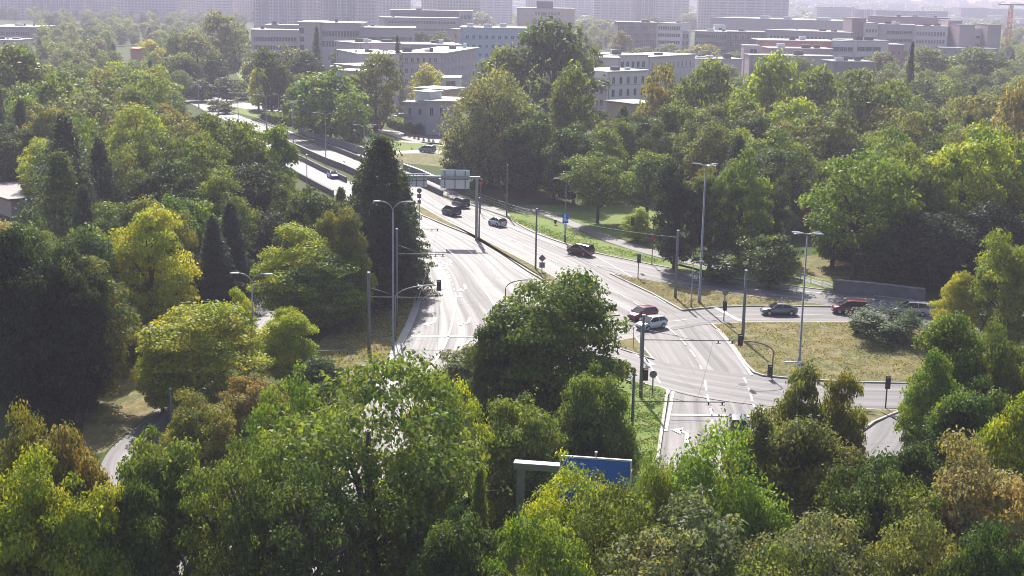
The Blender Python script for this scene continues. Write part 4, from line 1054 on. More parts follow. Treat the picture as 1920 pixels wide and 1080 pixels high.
PT = {}
def proto(kind, lod, var):
    key = (kind, lod, var)
    if key in PT: return PT[key]
    nl = {0: dict(broad=42000, oval=38000, willow=44000, airy=22000, bush=12000, spruce=34000, pine=26000, juniper=16000, park=34000),
          1: dict(park=13000, broad=17000, oval=16000, willow=18000, airy=12000, bush=3500, spruce=11000, pine=9000, juniper=9000),
          2: dict(park=4000, broad=5600, oval=5200, willow=5600, airy=3000, bush=1500, spruce=4000, pine=3500, juniper=3000)}[lod][kind]
    sz = {0: .0142, 1: .0185, 2: .031}[lod]*dict(park=1, broad=1, oval=1, willow=.85, airy=.92, bush=1.7, spruce=.8, pine=.9, juniper=1.3)[kind]
    seed = hash((len(kind)*7 + ord(kind[0]), lod, var)) % 99991 + 17*var
    P, NN, V, CC = crown_points(kind, nl, seed)
    cm = leaf_mesh('crown', P, NN, sz, seed+1, V, droop=.5 if kind in ('willow', 'spruce') else 0)
    tm = trunk_mesh(kind, CC, seed, 1.0 if kind != 'airy' else 1.6, (20 if kind == 'airy' else 12) if lod < 2 else 5); tm.materials.append(MT['bark'])
    PT[key] = (cm, tm, P, NN, V); return PT[key]

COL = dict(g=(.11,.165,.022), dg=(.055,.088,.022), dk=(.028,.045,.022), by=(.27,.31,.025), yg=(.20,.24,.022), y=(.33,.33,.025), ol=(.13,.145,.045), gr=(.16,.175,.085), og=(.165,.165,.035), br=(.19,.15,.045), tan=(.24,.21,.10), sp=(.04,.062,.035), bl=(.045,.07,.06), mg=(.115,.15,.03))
KN = dict(park='broadleaf_tree', broad='broadleaf_tree', oval='broadleaf_tree', willow='willow_tree', airy='broadleaf_tree', bush='shrub', spruce='spruce_tree', pine='pine_tree', juniper='juniper_shrub')
KC = dict(park='tree', broad='tree', oval='tree', willow='tree', airy='tree', bush='shrub', spruce='tree', pine='tree', juniper='shrub')
placed = []
trg = random.Random(11)
def plant(pos, width, height, kind, col, label, group=None, lod=None, var=None, jit=.12, leafscale=True):
    d = Vector((pos[0], pos[1], 0)).length
    if lod is None: lod = 0 if d < 150 else (1 if d < 300 else 2)
    v = trg.randrange(4 if lod else 3) if var is None else var
    cm, tm = proto(kind, lod, v)[:2]
    root = empty(KN[kind], (pos[0], pos[1], 0), trg.uniform(0, 6.28), label, KC[kind], group)
    base = COL[col] if isinstance(col, str) else col; k = 1+trg.uniform(-jit, jit)
    c = link('crown', cm, None, root, scale=(width, width, height)); c.color = (base[0]*k*(1+trg.uniform(-.06,.06)), base[1]*k, base[2]*k, 1)
    if d < 900: link('trunk', tm, None, root, scale=(height*.9, height*.9, height))
    placed.append((pos[0], pos[1], width)); return root
def T(cx, ytop, h, wpx, kind, col, label, group=None, **k):
    """tree whose top is seen at (cx, ytop), h metres tall, crown wpx picture pixels wide"""
    p = G(cx, ytop, h); return plant((p.x, p.y), wpx*1.06/S((p.x, p.y, h*.55)), h, kind, col, label, group, **k)
def TB(cx, ytop, ybase, wpx, kind, col, label, group=None, **k):
    """tree standing at picture row ybase"""
    p = G(cx, ybase); h = hgt(p, ytop); wpx *= 1.45 if kind == 'spruce' and wpx > 60 else 1
    return plant((p.x, p.y), wpx/S((p.x, p.y, h*.55)), h, kind, col, label, group, **k)

# ---- foreground
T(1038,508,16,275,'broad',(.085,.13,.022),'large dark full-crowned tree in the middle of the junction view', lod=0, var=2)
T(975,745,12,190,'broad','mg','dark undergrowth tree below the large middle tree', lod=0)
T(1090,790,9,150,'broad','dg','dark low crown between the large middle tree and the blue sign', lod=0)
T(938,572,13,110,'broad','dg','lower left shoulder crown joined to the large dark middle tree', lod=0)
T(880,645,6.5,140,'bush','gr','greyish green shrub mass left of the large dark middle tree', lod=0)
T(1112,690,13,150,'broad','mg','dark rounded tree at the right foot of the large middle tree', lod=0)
T(690,662,18,380,'airy','mg','very large airy tree at bottom centre left with dark limbs showing through', lod=0, var=1)
T(830,690,15,190,'airy','yg','yellow-green tree filling the gap right of the very large airy tree', lod=0)
T(560,700,15,170,'airy','g','airy green tree at the left shoulder of the very large airy tree', lod=0)
T(440,815,15,210,'airy','mg','loose green tree between the autumn bushes and the very large airy tree', lod=0)
T(560,860,14,240,'airy','dg','dark airy tree low in the bottom left centre', lod=0)
T(790,850,12,220,'airy','mg','airy tree at the bottom centre below the blue-sign gantry post', lod=0)
T(298,812,14,215,'broad','mg','upright dark green tree in front of the footpath at lower left', lod=0)
T(250,905,13,150,'oval','dg','dark tree below the footpath end, right of the yellow-green corner tree', lod=0)
T(60,775,15,160,'broad','og','olive and brown tree at the left edge above the yellow-green corner tree', lod=0)
T(135,800,14,140,'oval','br','reddish brown autumn tree at lower left beside the footpath', lod=0)
T(20,850,15,230,'broad','yg','yellow-green tree in the bottom left corner', lod=0, var=2)
T(150,900,13.5,220,'broad','yg','second yellow-green tree along the bottom edge, right of the corner tree', lod=0)
T(900,880,12,110,'spruce','mg','feathery pointed tree just left of the gantry post', lod=0)
T(860,960,12,190,'broad','dg','dark tree at the bottom edge below the gantry post', lod=0)
T(1085,868,12.5,200,'airy','yg','fresh green drooping tree in front of the blue sign', lod=0)
T(1185,895,13,230,'airy','mg','drooping tree right below the blue sign at the bottom', lod=0)
T(1010,960,13,200,'airy','g','green tree at the bottom edge under the gantry beam', lod=0)
T(1340,805,15,300,'willow','g','broad green tree with hanging leaves below the outbound stop line', lod=0, var=1)
T(1235,840,14,130,'willow','mg','narrower hanging-leaved tree left of the broad hanging-leaved one', lod=0)
T(1500,690,14.5,150,'oval','ol','tall left peak of the brown-green maple pair over the return street', lod=0)
T(1585,700,14,120,'oval','og','right peak of the brown-green maple pair with a bare twig at its side', lod=0)
T(1540,788,13,250,'broad','ol','wide brown-green maple crown beneath the two maple peaks', lod=0)
T(1412,772,12.5,125,'broad','ol','maple crown covering the waiting dark hatchback', lod=0)
T(1620,850,13,190,'broad','dg','dark tree below the side street', lod=0)
T(1300,955,13,330,'airy','gr','pale grey-green tree along the bottom right centre', lod=0)
T(1520,950,13,260,'airy','gr','whitish leaved tree at the bottom, right of centre', lod=0)
T(1450,1010,12,260,'airy','mg','green tree cut by the bottom edge between two pale ones', lod=0)
T(1700,880,13,200,'airy','mg','green tree left of the tan autumn tree at bottom right', lod=0)
T(1850,835,14.5,260,'broad','tan','tan autumn tree in the bottom right corner', lod=0)
T(1740,960,13,220,'airy','ol','olive leaved tree left of the tan corner one', lod=0)
T(1890,980,13,200,'broad','dg','dark green tree at the very bottom right corner', lod=0)
T(1900,745,14,150,'broad','yg','light green tree at the right edge above the tan tree', lod=0)
T(1810,590,14,190,'broad','g','big leafy green tree at right between the juniper and the side street', lod=0, var=0)
T(1895,610,14,130,'broad','mg','leafy tree at the right edge beside the big leafy one', lod=0)
T(1815,745,12,170,'broad','g','leafy crown covering the right end of the side street', lod=0)
T(1735,835,10,150,'broad','dg','dark crown at the lower edge of the side street', lod=0)
T(1240,868,12.5,120,'airy','g','light green crown covering the right end of the gantry beam', lod=0)
T(1765,660,12,120,'oval','g','front left lobe of the big leafy right tree', lod=0)
T(1840,720,13,190,'broad','dg','dark lower tree beneath the big leafy right tree', lod=0)
T(1905,438,14,150,'broad','yg','bright yellow-green tree at the right edge beside the dark woods', lod=0)
TB(1785,512,655,100,'oval','y','small upright yellowish tree at the right end of the dry island', lod=0)
TB(1668,574,642,150,'juniper',(.05,.095,.03),'low spreading juniper on the dry island in front of the red car', lod=0)
TB(1615,583,628,50,'oval','dg','dark upright bush growing out of the spreading juniper', lod=0)
# ---- left middle
T(370,566,10.5,235,'broad','by','bright yellow-green tree beside the double lamp at left', lod=0)
T(445,545,9,70,'broad','by','small bright tree top just left of the double lamp', lod=0)
T(540,578,8,110,'broad','by','bright yellow-green tree right of the double lamp', lod=0)
T(300,640,7,100,'broad','yg','yellow-green lower branches at the left end of the bright tree', lod=0)
T(600,668,4.5,90,'bush','dg','dark low bush behind the yellow-green airy tree, on the dry bank', lod=0)
T(470,705,8,150,'broad','br','brown leaved bush below the bright yellow-green tree', lod=0)
T(375,740,9,150,'broad','og','olive brown bush by the short grey pole', lod=0)
T(520,740,9,130,'broad','og','brownish tree left of the very large airy tree', lod=0)
TB(288,393,640,175,'oval','y','golden yellow tree at left in front of the dark woods', lod=0)
TB(335,398,600,90,'oval','og','duller olive tree touching the right of the golden yellow tree', lod=0)
TB(404,406,603,100,'spruce','bl','front blue-grey spruce beside the golden tree', lod=0)
TB(436,381,575,105,'spruce','bl','rear taller blue-grey spruce, right one of the pair', lod=0)
T(560,428,12,180,'broad','by','round yellow-green tree in front of the tall dark spruces', lod=0)
TB(640,383,600,110,'broad','og','autumn tinted tree right of the round yellow-green tree', lod=0)
TB(585,470,622,180,'broad','g','lower green crown with dark trunk over the shaded grass', lod=0)
TB(660,450,610,90,'broad','g','green tree left of the curved double lamp', lod=0)
TB(550,538,612,36,'spruce','g','little pointed tree in the shade by the footpath')
TB(678,552,622,26,'spruce','g','little conifer beside the grey catenary pole on the dry bank')
TB(760,488,545,60,'bush','dg','shaded shrub at the kerb of the inbound lanes')
TB(716,258,560,175,'spruce',(.05,.08,.035),'tallest dark spruce beside the gantry', lod=0)
TB(750,322,545,125,'spruce',(.05,.08,.035),'dark spruce touching the smaller road sign panel', lod=0)
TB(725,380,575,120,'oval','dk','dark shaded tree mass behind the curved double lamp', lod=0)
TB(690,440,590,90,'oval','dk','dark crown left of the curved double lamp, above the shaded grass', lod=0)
TB(672,330,520,95,'pine','dg','dark pine left of the tallest spruce', lod=0)
TB(640,352,480,80,'pine','dg','lower dark pine covering the end of the inbound bridge', lod=0)
for k, (cx, yt, yb, w_, kd, cl, lb) in enumerate([
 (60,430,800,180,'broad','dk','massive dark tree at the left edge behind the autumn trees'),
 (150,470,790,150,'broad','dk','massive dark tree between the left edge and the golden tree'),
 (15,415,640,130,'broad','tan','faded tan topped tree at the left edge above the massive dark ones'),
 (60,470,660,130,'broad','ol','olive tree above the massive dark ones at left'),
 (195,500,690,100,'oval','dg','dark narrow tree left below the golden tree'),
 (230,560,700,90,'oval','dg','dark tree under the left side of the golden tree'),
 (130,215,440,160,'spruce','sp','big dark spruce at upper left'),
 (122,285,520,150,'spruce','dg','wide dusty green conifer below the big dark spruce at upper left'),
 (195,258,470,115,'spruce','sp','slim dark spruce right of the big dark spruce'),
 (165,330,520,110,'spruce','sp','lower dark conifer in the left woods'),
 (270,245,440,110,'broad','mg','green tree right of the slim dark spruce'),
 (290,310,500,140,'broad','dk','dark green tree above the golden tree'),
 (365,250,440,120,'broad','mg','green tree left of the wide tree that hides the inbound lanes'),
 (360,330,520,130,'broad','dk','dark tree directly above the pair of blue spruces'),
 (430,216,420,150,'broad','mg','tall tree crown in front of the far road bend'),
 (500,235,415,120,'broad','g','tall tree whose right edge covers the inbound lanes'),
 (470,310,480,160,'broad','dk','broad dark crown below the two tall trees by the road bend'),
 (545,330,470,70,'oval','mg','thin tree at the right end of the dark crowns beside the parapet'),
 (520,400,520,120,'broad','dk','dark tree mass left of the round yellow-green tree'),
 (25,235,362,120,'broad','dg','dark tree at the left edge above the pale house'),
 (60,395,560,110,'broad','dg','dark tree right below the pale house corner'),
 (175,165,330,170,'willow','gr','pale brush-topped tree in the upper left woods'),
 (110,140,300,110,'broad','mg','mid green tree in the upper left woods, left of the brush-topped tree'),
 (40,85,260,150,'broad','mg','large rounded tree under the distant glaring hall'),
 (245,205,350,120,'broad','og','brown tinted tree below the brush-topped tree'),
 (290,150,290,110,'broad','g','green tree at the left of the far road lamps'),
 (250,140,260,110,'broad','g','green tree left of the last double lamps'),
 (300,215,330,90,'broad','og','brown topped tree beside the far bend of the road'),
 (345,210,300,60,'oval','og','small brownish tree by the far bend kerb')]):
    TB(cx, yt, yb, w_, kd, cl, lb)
# ---- right middle
for (cx, yt, yb, w_, kd, cl, lb) in [
 (920,126,350,185,'willow','gr','large pale willow beside the villa'),
 (985,215,370,120,'broad','dg','dark tree at the right foot of the pale willow'),
 (860,250,350,70,'broad','mg','green lower tree right of the access road'),
 (1035,38,262,185,'broad','dg','huge dark tree standing above all others in the centre'),
 (945,88,262,115,'broad','mg','rounded green tree left of the huge dark tree'),
 (1062,122,330,110,'oval','mg','tall tree in front of the huge dark tree'),
 (1075,235,385,120,'broad','dg','dark green tree below the tall centre tree'),
 (1165,200,330,70,'spruce','dg','small dark conifer in front of the white house'),
 (1130,205,275,50,'bush','dg','round dark shrub before the shaded white wing'),
 (1205,215,350,120,'broad','dg','dark round tree right of the brown shed'),
 (1235,120,300,95,'broad','og','brown tinted tree right of the white house'),
 (1310,112,310,115,'broad','mg','mid green tree under the school roof line'),
 (1270,190,345,110,'broad','mg','green tree in the second row right of the white house'),
 (1385,168,330,105,'oval','yg','light yellow-green tree in the middle of the right woods'),
 (1440,100,300,120,'broad','yg','tall yellow-green tree below the pavilion'),
 (1545,206,380,150,'broad','ol','olive rounded tree, largest dome in the right woods'),
 (1490,258,390,110,'broad','ol','smaller olive dome left of the largest dome'),
 (1700,214,370,105,'broad','ol','olive dome right of the largest dome'),
 (1600,130,320,130,'broad','mg','green tree behind the largest dome'),
 (1520,125,300,110,'broad','mg','green tree right of the tall yellow-green tree'),
 (1660,150,320,110,'broad','g','fresh green tree right of the dark grey garage block'),
 (1700,80,230,45,'spruce','sp','slim dark conifer in front of the hospital'),
 (1120,286,418,135,'park','g','park tree with forked trunk above the bright lawn'),
 (1212,284,425,125,'park','g','park tree right of the forked one'),
 (1265,300,505,115,'oval','dk','dark grey-green tree behind the grass-wedge pole'),
 (1385,282,500,120,'oval','g','tall green tree with orange tints behind the high mast'),
 (1330,330,505,90,'oval','dg','dark tree directly behind the high mast'),
 (1440,330,480,90,'broad','dg','dark tree left of the shaded park opening'),
 (1192,390,452,55,'oval','yg','small bright sapling beside the forked park tree'),
 (1440,440,540,120,'bush','dg','dark hedge-like shrub at the verge behind the high mast'),
 (1350,470,530,110,'bush','dg','dark shrub left of the verge opening'),
 (1475,470,520,45,'oval','mg','young tree next to the large high-mast lamp'),
 (1470,385,450,55,'willow','gr','small pale willow by the blue kiosk'),
 (1600,283,527,205,'park','g','large tree with visible trunk above the retaining wall'),
 (1690,275,510,180,'broad','mg','large tree right of the one above the retaining wall'),
 (1560,330,500,110,'broad','g','left lobe of the large tree above the retaining wall'),
 (1790,240,500,190,'broad','yg','big bright yellow-green tree in the right woods'),
 (1880,245,480,140,'broad','yg','bright tree at the right edge below the tan poplar'),
 (1895,150,400,120,'oval','tan','tan tinted tall tree at the right edge'),
 (1850,380,530,150,'broad','dk','dark tree beneath the bright yellow-green one'),
 (1740,400,545,150,'broad','dk','dark tree behind the retaining wall end'),
 (1660,430,540,120,'broad','dg','dark understorey tree behind the retaining wall'),
 (800,120,205,75,'oval','y','golden tree in front of the curved grey block'),
 (705,98,245,100,'broad','ol','dark round tree with brownish top beside the villa'),
 (620,128,262,150,'broad','g','wide tree above the ramp, left of the round dark tree'),
 (660,175,275,80,'broad','g','right side crown of the wide tree above the ramp'),
 (565,155,250,80,'broad','g','left side crown of the wide tree above the ramp'),
 (745,68,200,42,'spruce','sp','tall narrow spruce between the blank pale block and the curved block'),
 (595,50,170,40,'spruce','sp','dark spruce before the institute middle wing'),
 (540,85,185,100,'broad','ol','tree in front of the left institute block'),
 (510,90,215,70,'broad','dg','dark tree right of the golden roadside tree'),
 (485,122,205,50,'oval','y','golden roadside tree beside the distant parked cars'),
 (425,22,150,90,'broad','gr','pale tall tree left of the institute'),
 (372,58,160,75,'broad','gr','hazy tree left of the pale tall tree'), (335,62,150,60,'broad','mg','hazy green tree beyond the orange roofed hut'), (450,62,112,60,'broad','gr','pale bushy tree touching the institute block'),
 (400,98,176,60,'broad','dg','dark tree left of the bright hospital lawn'), (360,110,182,55,'oval','dg','dark upright tree between the hut and the far lamps'), (478,95,170,50,'broad','ol','olive tree below the lilac institute block'),
 (455,150,186,30,'bush','yg','yellow-green bush above the distant car park'), (575,95,190,80,'broad','dg','dark tree right of the tree in front of the institute'), (530,120,212,60,'oval','mg','green tree above the lamp by the car park'),
 (380,150,190,60,'broad','dg','dark tree behind the far lamps'),
 (425,145,190,60,'broad','dg','dark tree left of the distant car park'),
 (330,100,180,80,'broad','mg','green tree by the far hut'),
 (285,75,140,60,'broad','y','yellowish tree right of the orange roofed hut'),
 (650,75,150,60,'broad','dg','bushy tree before the institute, between spruce and side wing')]:
    TB(cx, yt, yb, w_, kd, cl, lb)
for (cx, yt, yb, w_, kd, cl, lb) in [(965,92,190,60,'broad','mg','green tree before the lower wall of the blue clinic'),(1110,88,200,60,'broad','mg','green tree right of the huge dark central tree'),
 (1165,58,118,45,'oval','og','brown tree before the dark glass office'),(1200,88,125,60,'broad','ol','olive bushy tree behind the school roof'),(1250,82,120,50,'broad','g','bright small tree below the striped office'),(1320,84,135,80,'broad','og','tree with brownish top below the gridded office'),
 (1275,92,130,60,'broad','mg','small green tree between the striped and gridded offices'),(1375,98,140,55,'broad','g','light tree left of the pavilion entrance'),(1580,98,160,60,'oval','g','pale-tipped tree by the white clinic stairwell'),(1740,88,180,90,'broad','mg','green tree below the right hospital windows'),
 (1650,98,175,80,'broad','ol','olive tree before the brick wing'),(1835,90,190,120,'broad','mg','broad green tree below the hospital annex'),(1500,108,190,70,'broad','mg','green tree below the pavilion terrace'),(790,55,120,50,'broad','dg','dark tree pair before the ribbon windows'),(825,58,122,45,'oval','mg','green tree left of the tan annex'),
 (640,92,170,50,'oval','dg','dark tree left of the side wing'),(930,60,100,45,'broad','g','green tree top at the clinic roof'),(1030,28,72,70,'broad','gr','pale tree below the tan skyline block'),(1120,35,70,90,'broad','gr','pale trees right of the tan skyline block'),(900,22,62,60,'broad','gr','pale tree behind the clinic, above its roof'),
 (1225,30,66,50,'broad','dg','dark round tree above the striped office'),(1420,22,52,50,'broad','gr','hazy tree above the long pale hall'),(1290,25,58,50,'broad','gr','hazy tree by the white skyline end wall')]:
    TB(cx, yt, yb, w_, kd, cl, lb)
# tufts that break up the mown grass
def tufts(poly, n, col, name, label, size=.11):
    rg = np.random.default_rng(n); xs_ = [p[0] for p in poly]; ys_ = [p[1] for p in poly]; W = [G(*p) for p in poly]; pw = [(p.x, p.y) for p in W]
    bx = (min(p[0] for p in pw), max(p[0] for p in pw)); by = (min(p[1] for p in pw), max(p[1] for p in pw)); out = []
    while len(out) < n:
        x = rg.uniform(*bx); y = rg.uniform(*by)
        if inside((x, y), pw) and (math.sin(x*1.1+y*.5)+math.sin(y*1.7-x*.6)+rg.normal()*.9) > -.2: out.append((x, y, .2+rg.uniform(0, .06)))
    P = np.array(out); q = rg.normal(size=P.shape)*.6+np.array([0, -.3, .8]); q /= np.linalg.norm(q, axis=1)[:, None]
    o = link(name, leaf_mesh(name, P, q, size, 4), None); o.color = (*col, 1); tag(o, label, 'grass', None, 'stuff')
def inside(p, poly):
    x, y = p; r = False; j = len(poly)-1
    for i in range(len(poly)):
        xi, yi = poly[i]; xj, yj = poly[j]
        if (yi > y) != (yj > y) and x < (xj-xi)*(y-yi)/(yj-yi)+xi: r = not r
        j = i
    return r
tufts([(1340,612),(1400,608),(1567,608),(1715,612),(1750,640),(1750,718),(1600,715),(1500,710),(1430,703),(1400,684),(1380,655)], 7000, (.22,.20,.075), 'grass_tufts', 'dry uneven grass tufts over the large traffic island')
tufts([(1150,516),(1222,529),(1292,542),(1408,558),(1540,572),(1408,573),(1344,575),(1280,580),(1222,550)], 2000, (.22,.19,.075), 'grass_tufts', 'dry grass tufts on the narrow wedge beside the slip road')
tufts([(1185,717),(1236,729),(1248,740),(1238,800),(1228,862),(1180,900),(1150,800)], 2500, (.13,.19,.04), 'grass_tufts', 'green grass tufts on the corner lawn beside the thick dark pole', .13)
tufts([(945,404),(1050,434),(1130,462),(1250,492),(1222,494),(1111,471),(1000,435),(955,412)], 2500, (.15,.22,.04), 'grass_tufts', 'bright green grass tufts along the verge beside the outbound lanes', .15)
tufts([(784,525),(780,560),(760,615),(735,655),(690,735),(620,745),(600,680),(640,620),(720,560)], 3500, (.24,.22,.07), 'grass_tufts', 'dry grass tufts on the bank left of the inbound lanes', .14)
# hedges and small shrubs
def hedge(px, w_, h, label, n=16):
    for_ = [G(*p) for p in px]; o0 = for_[0].copy(); rg = np.random.default_rng(len(label)); P = []; NN = []
    L = (for_[1]-for_[0]); m = 3500
    t = rg.uniform(0, 1, m); a = np.array([L.x, L.y, 0]); s = np.array([-L.y, L.x, 0])/L.length*w_
    f = rg.integers(0, 4, m); u = rg.uniform(-.5, .5, m); z = rg.uniform(0, 1, m)
    pts = np.outer(t, a) + np.outer(np.where(f == 0, u, np.where(f == 1, .5, -.5)), s); pts[:, 2] = np.where(f == 0, h, z*h) + rg.normal(size=m)*.08
    nn = rg.normal(size=(m, 3))*.6 + np.array([0, -.3, .7]); nn /= np.linalg.norm(nn, axis=1)[:, None]
    r = empty('hedge', o0, 0, label, 'hedge'); cm = leaf_mesh('foliage', pts, nn, .32, 3); o = link('foliage', cm, None, r); o.color = (*COL['g'], 1)
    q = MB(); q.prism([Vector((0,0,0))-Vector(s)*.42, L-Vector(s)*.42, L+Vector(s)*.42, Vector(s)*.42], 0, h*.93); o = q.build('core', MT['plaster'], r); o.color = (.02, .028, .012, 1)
hedge([(738,236),(782,252)], 4, 2.4, 'clipped hedge in front of the villa, sunlit on top')
TB(404,186,208,40,'bush','mg','rounded bush on the far median, left of a pair')
TB(424,190,213,44,'bush','ol','rounded bush on the far median, right of a pair')
hedge([(505,226),(540,236)], 5, 2.6, 'hedge right of the distant parked cars')
for k, (x, y) in enumerate([(759,255.5),(768,257.5),(777,260.5),(785,262.5),(794,265),(804,266),(812,268),(808,273)]):
    TB(x, y-7, y, 9, 'spruce', 'sp', 'small dark cone shrub in the row lining the villa drive', 'cone shrubs lining the villa drive', lod=2)

# ---- woods filled in between, kept off the roads and buildings
def inside(p, poly):
    x, y = p; r = False; j = len(poly)-1
    for i in range(len(poly)):
        xi, yi = poly[i]; xj, yj = poly[j]
        if (yi > y) != (yj > y) and x < (xj-xi)*(y-yi)/(yj-yi)+xi: r = not r
        j = i
    return r
CLEAR = [[(500,243),(585,258),(690,285),(757,312),(830,335),(900,370),(1000,385),(1070,400),(1130,440),(1250,480),(1500,500),(1740,545),(1770,660),(1740,780),(1650,790),(1420,800),(1240,870),(1180,860),(1160,680),(1130,600),(1030,520),(940,560),(880,600),(880,640),(800,690),(740,660),(620,660),(620,600),(770,540),(745,470),(700,400),(560,330)],
 [(470,45),(900,15),(985,50),(985,110),(892,165),(760,175),(630,165),(600,110),(470,100)], [(755,160),(860,145),(840,245),(755,245)], [(1120,100),(1300,100),(1300,130),(1215,190),(1186,220),(1100,215)],
 [(1300,55),(1640,35),(1640,135),(1400,130),(1300,85)], [(1156,38),(1290,42),(1290,92),(1156,92)], [(1590,30),(1870,30),(1870,88),(1590,95)], [(340,175),(420,195),(540,230),(520,250),(400,220),(350,195)],
 [(440,172),(530,180),(530,215),(440,215)], [(430,108),(472,108),(480,150),(440,150)], [(690,232),(830,245),(850,315),(760,310),(690,285)], [(-120,40),(62,40),(62,78),(-120,78)], [(-160,335),(36,342),(40,392),(-160,395)],
 [(965,10),(1078,10),(1078,40),(965,40)], [(205,700),(330,690),(355,760),(300,830),(215,910),(170,905),(195,800)], [(1000,380),(1270,380),(1270,470),(1100,470)], [(1475,395),(1540,400),(1545,430),(1475,430)], [(480,560),(520,560),(510,600),(470,600)], [(1470,490),(1600,490),(1640,530),(1490,520)],
 [(240,85),(268,85),(268,112),(240,112)]]
ZONES = [('left', [(-120,110),(340,120),(400,180),(330,200),(420,240),(560,340),(660,420),(740,520),(620,560),(520,550),(230,700),(200,780),(-120,820)]),
         ('right', [(860,290),(1000,230),(1100,210),(1300,180),(1600,150),(2040,140),(2040,560),(1800,540),(1560,505),(1480,480),(1270,430),(1100,400),(1000,375),(900,350)]),
         ('mid', [(250,60),(470,70),(560,150),(640,190),(760,170),(900,180),(960,200),(860,225),(700,225),(620,235),(560,215),(440,165),(250,130)]),
         ('far', [(-150,20),(2080,26),(2080,140),(1500,150),(1200,170),(1000,190),(900,120),(470,110),(-150,115)])]
cand = []
frg = random.Random(5)
d = 130.0
while d < 1500:
    sp = 8.8 + max(0, d-200)*.016; half = d*.42+30; x = -half
    while x < half:
        X = x + frg.uniform(-.4, .4)*sp; Y = d + frg.uniform(-.4, .4)*sp; x += sp
        px = P2((X, Y, 0)); zn = None
        for zname, poly in ZONES:
            if inside(px, poly): zn = zname; break
        if not zn: continue
        hh = frg.uniform(11, 17.5) if d < 420 else frg.uniform(9, 14.5); wd = hh*frg.uniform(.62, .9)
        if zn == 'mid': hh *= .85
        if min((math.hypot(X-q[0], Y-q[1])-(q[2]+wd)*.25 for q in placed), default=9) < 0: continue
        ok = True
        for (ox, oz) in ((0, 1), (-.48, .62), (.48, .62), (-.4, .25), (.4, .25), (0, .5), (0, .05), (-.3, .9), (.3, .9)):
            q = P2((X+ox*wd, Y, hh*oz))
            if any(inside(q, c) for c in CLEAR): ok = False; break
        if not ok: continue
        cand.append((d, X, Y, hh, wd, zn)); placed.append((X, Y, wd))
    d += sp*.92
cand.sort()
NIND = 170
ZL = dict(left='in the wood left of the inbound road', right='in the wood right of the outbound road', mid='between the far road and the institute buildings', far='in the far belt of trees below the apartment blocks')
CL = dict(g='fresh green', mg='mid green', dg='dark green', ol='olive green', yg='yellow-green', og='brown-tinted', sp='blackish green')
LMK = [('glaring white hall',30,60),('big dark spruce',130,330),('brush-topped pale tree',175,215),('golden yellow tree',288,520),('far row of double lamps',370,170),('far road bend',440,225),
 ('tall crowns hiding the inbound lanes',470,290),('pair of blue spruces',420,480),('tallest dark spruce',715,380),('pale willow',920,230),('huge dark central tree',1035,150),('white house',1170,165),('forked park tree',1125,350),
 ('high-mast lamp',1320,400),('largest olive dome',1545,260),('tall yellow-green tree',1440,180),('hospital towers',1700,80),('school wing',1250,120),('bright yellow-green tree',1790,340),('tan tree at the right edge',1890,250),
 ('retaining wall',1650,540),('dark garage block',1595,128),('institute',640,75),('curved grey block',830,130),('blue clinic',920,75),('villa',800,215),('pavilion',1480,95),('left picture edge',-40,420),('pale house corner',15,370),('orange play shelter',1512,425),('right picture edge',1960,420),('round olive dome',1700,260),('light yellow-green tree',1385,230)]
usedlab = {}
def autolabel(X, Y, hh, wd, first):
    px = P2((X, Y, hh*.6)); nm, lx, ly = min(LMK, key=lambda q: math.hypot(q[1]-px[0], (q[2]-px[1])*1.6))
    dx, dy = px[0]-lx, px[1]-ly
    rel = ('left of' if dx < 0 else 'right of') if abs(dx) > abs(dy)*1.3 else ('behind' if dy < 0 else 'in front of')
    if abs(dx) > 90 and rel in ('left of', 'right of'): rel = 'well ' + rel
    sz = 'tall ' if hh > 16 else ('low ' if hh < 11.5 else '')
    wdn = 'wide ' if wd/hh > .82 else ('slim ' if wd/hh < .67 else '')
    for lb in (first + ' ' + rel + ' the ' + nm, sz + first + ' ' + rel + ' the ' + nm, sz + wdn + first + ' ' + rel + ' the ' + nm,
               sz + wdn + first + ' ' + rel + ' the ' + nm + (', nearer the camera' if dy > 0 else ', farther back')):
        if lb not in usedlab: break
    usedlab[lb] = 1; return lb
rest = []
for i, (d, X, Y, hh, wd, zn) in enumerate(cand):
    r = frg.random(); kd = 'broad' if r < .6 else ('oval' if r < .85 else ('spruce' if r < .93 else 'willow'))
    cl = frg.choice(['mg', 'mg', 'g', 'dg', 'ol', 'dg', 'yg', 'og'] if d < 500 else ['mg', 'g', 'ol', 'gr', 'yg', 'dg'])
    if kd == 'spruce': cl = 'sp'; wd *= .9
    if kd == 'willow': cl = 'ol'
    if i < NIND:
        kk = dict(broad='round-crowned', oval='upright-crowned', spruce='pointed spruce', willow='soft-crowned')[kd]
        lb = autolabel(X, Y, hh, wd, CL[cl] + ' ' + (kk if kd == 'spruce' else kk + ' tree'))
        plant((X, Y), wd, hh, kd, cl, lb, '%s trees %s' % (CL[cl] + ' ' + kk, ZL[zn]))
    else: rest.append((d, X, Y, hh, wd, kd, cl))
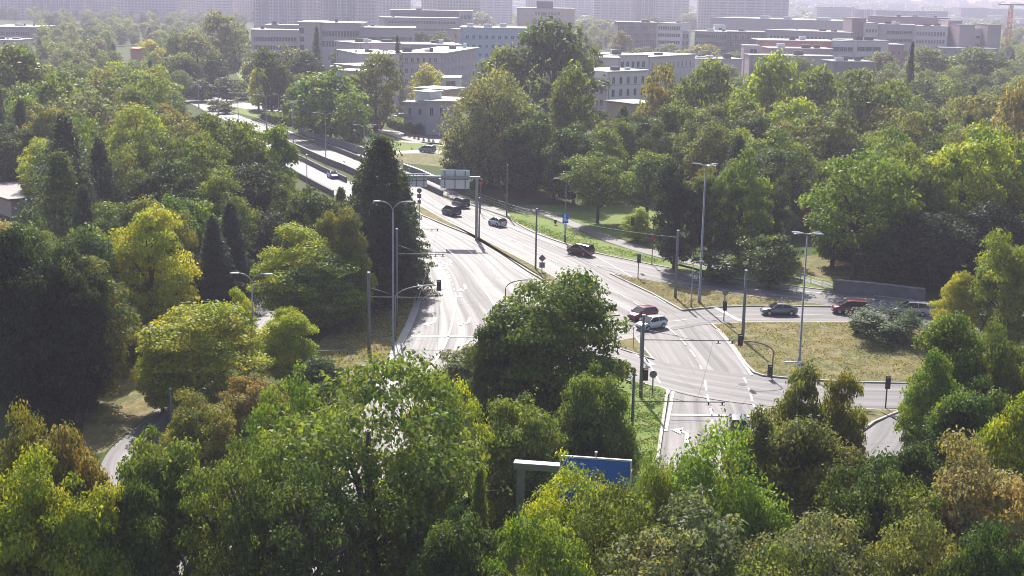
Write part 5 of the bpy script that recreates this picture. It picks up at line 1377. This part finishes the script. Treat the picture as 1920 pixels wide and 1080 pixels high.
# the rest of the far wood reads as one mass
for part, lo, hi, lodn, keep in (('a', 0, 620, 2, 1.0), ('b', 620, 1e9, 2, .38)):
    Ps = []; Ns = []; Vs = []; Sz = []; Cs = []
    for (d, X, Y, hh, wd, kd, cl) in rest:
        if not (lo <= d < hi): continue
        P, NN, V = proto(kd, 2, frg.randrange(3))[2:]
        n = len(P); idx = np.arange(n) if keep == 1 else np.random.default_rng(int(X*7) % 9999).choice(n, int(n*keep), replace=False)
        a = frg.uniform(0, 6.28); c, s = math.cos(a), math.sin(a); q = P[idx]
        q = np.stack([(q[:, 0]*c-q[:, 1]*s)*wd+X, (q[:, 0]*s+q[:, 1]*c)*wd+Y, q[:, 2]*hh], 1)
        m_ = NN[idx]; m_ = np.stack([m_[:, 0]*c-m_[:, 1]*s, m_[:, 0]*s+m_[:, 1]*c, m_[:, 2]], 1)
        Ps.append(q); Ns.append(m_); Vs.append(V[idx]); Sz.append(np.full(len(idx), .031*wd*(1.0 if keep == 1 else 1.5)))
        Cs.append((len(idx), COL[cl]))
    if not Ps: continue
    Pa = np.vstack(Ps)
    me = leaf_mesh('distant_wood', Pa, np.vstack(Ns), np.concatenate(Sz), 5, np.concatenate(Vs))
    ca = me.attributes.new('treecol', 'FLOAT_COLOR', 'FACE')
    arr = np.vstack([np.tile(np.array([*c, 1.0]), (n, 1)) for n, c in Cs]).astype(np.float32); ca.data.foreach_set('color', arr.ravel())
    o = link('distant_wood', me, None)
    if 'leaf_far' not in MT:
        lm = MT['leaf'].copy(); lm.name = 'leaf_far_mat'; n_ = lm.node_tree; at = n_.nodes.new('ShaderNodeAttribute'); at.attribute_name = 'treecol'
        hs = [x for x in n_.nodes if x.type == 'HUE_SAT'][0]; n_.links.new(at.outputs['Color'], hs.inputs['Color']); MT['leaf_far'] = lm
    me.materials.clear(); me.materials.append(MT['leaf_far'])
    tag(o, 'far wooded belt of many tree crowns stretching below the apartment blocks' if part == 'b' else 'dense mass of tree crowns behind the nearer woods', 'wood', None, 'stuff')
print('trees placed', len(placed), 'cand', len(cand), 'rest', len(rest))

# hazy hillside town far beyond the blocks
hr = np.random.default_rng(77); Ps = []; Ns = []; hm = MB()
for k in range(1500):
    y = hr.uniform(1700, 4800)**1.0; x = hr.uniform(-.42, .42)*y; z = terr(x, y); r_ = hr.uniform(9, 22)
    if math.sin(x/240+2)+math.sin(y/310+x/900) > .9: continue
    q = sph(hr, 60); q[:, 2] = np.abs(q[:, 2]); Ps.append(q*np.array([r_, r_, r_*.55])*hr.uniform(.7, 1.1, 60)[:, None]+np.array([x, y, z+1])); Ns.append(q)
Pa = np.vstack(Ps); o = link('hillside_wood', leaf_mesh('hillside_wood', Pa, np.vstack(Ns), 3.4, 8), None); o.color = (.10, .13, .04, 1)
tag(o, 'very faint hazy woods on the far rising ground at the top of the view', 'wood', None, 'stuff')
for k in range(420):
    y = hr.uniform(1750, 4600); x = hr.uniform(-.42, .42)*y; z = terr(x, y); w_ = hr.uniform(10, 46); h_ = hr.uniform(5, 15); dd = hr.uniform(9, 14)
    hm.box(x, x+w_, y, y+dd, z-3, z+h_, 0); hm.box(x-.4, x+w_+.4, y-.4, y+dd+.4, z+h_+.01, z+h_+1, 1)
o = hm.build('hillside_houses', [MT['white'], MT['roofw']]); tag(o, 'tiny pale houses scattered over the far hazy rising ground', 'houses', None, 'stuff')

# ============================================================ HAZE
m = bpy.data.materials.new('haze_mat'); m.use_nodes = True; n = m.node_tree
for x in list(n.nodes): n.nodes.remove(x)
out = N(n, 'OutputMaterial'); pv = N(n, 'ShaderNodeVolumePrincipled'[10:])
pv.inputs['Color'].default_value = (.85, .80, 1.0, 1); pv.inputs['Density'].default_value = HAZE; pv.inputs['Anisotropy'].default_value = .2
n.links.new(pv.outputs[0], out.inputs['Volume'])
hb = MB(); hb.box(-3600, 3600, -120, 6200, -4, 70)
o = hb.build('haze', m); tag(o, 'thin bluish summer haze filling the air over the whole town', 'haze', None, 'stuff')
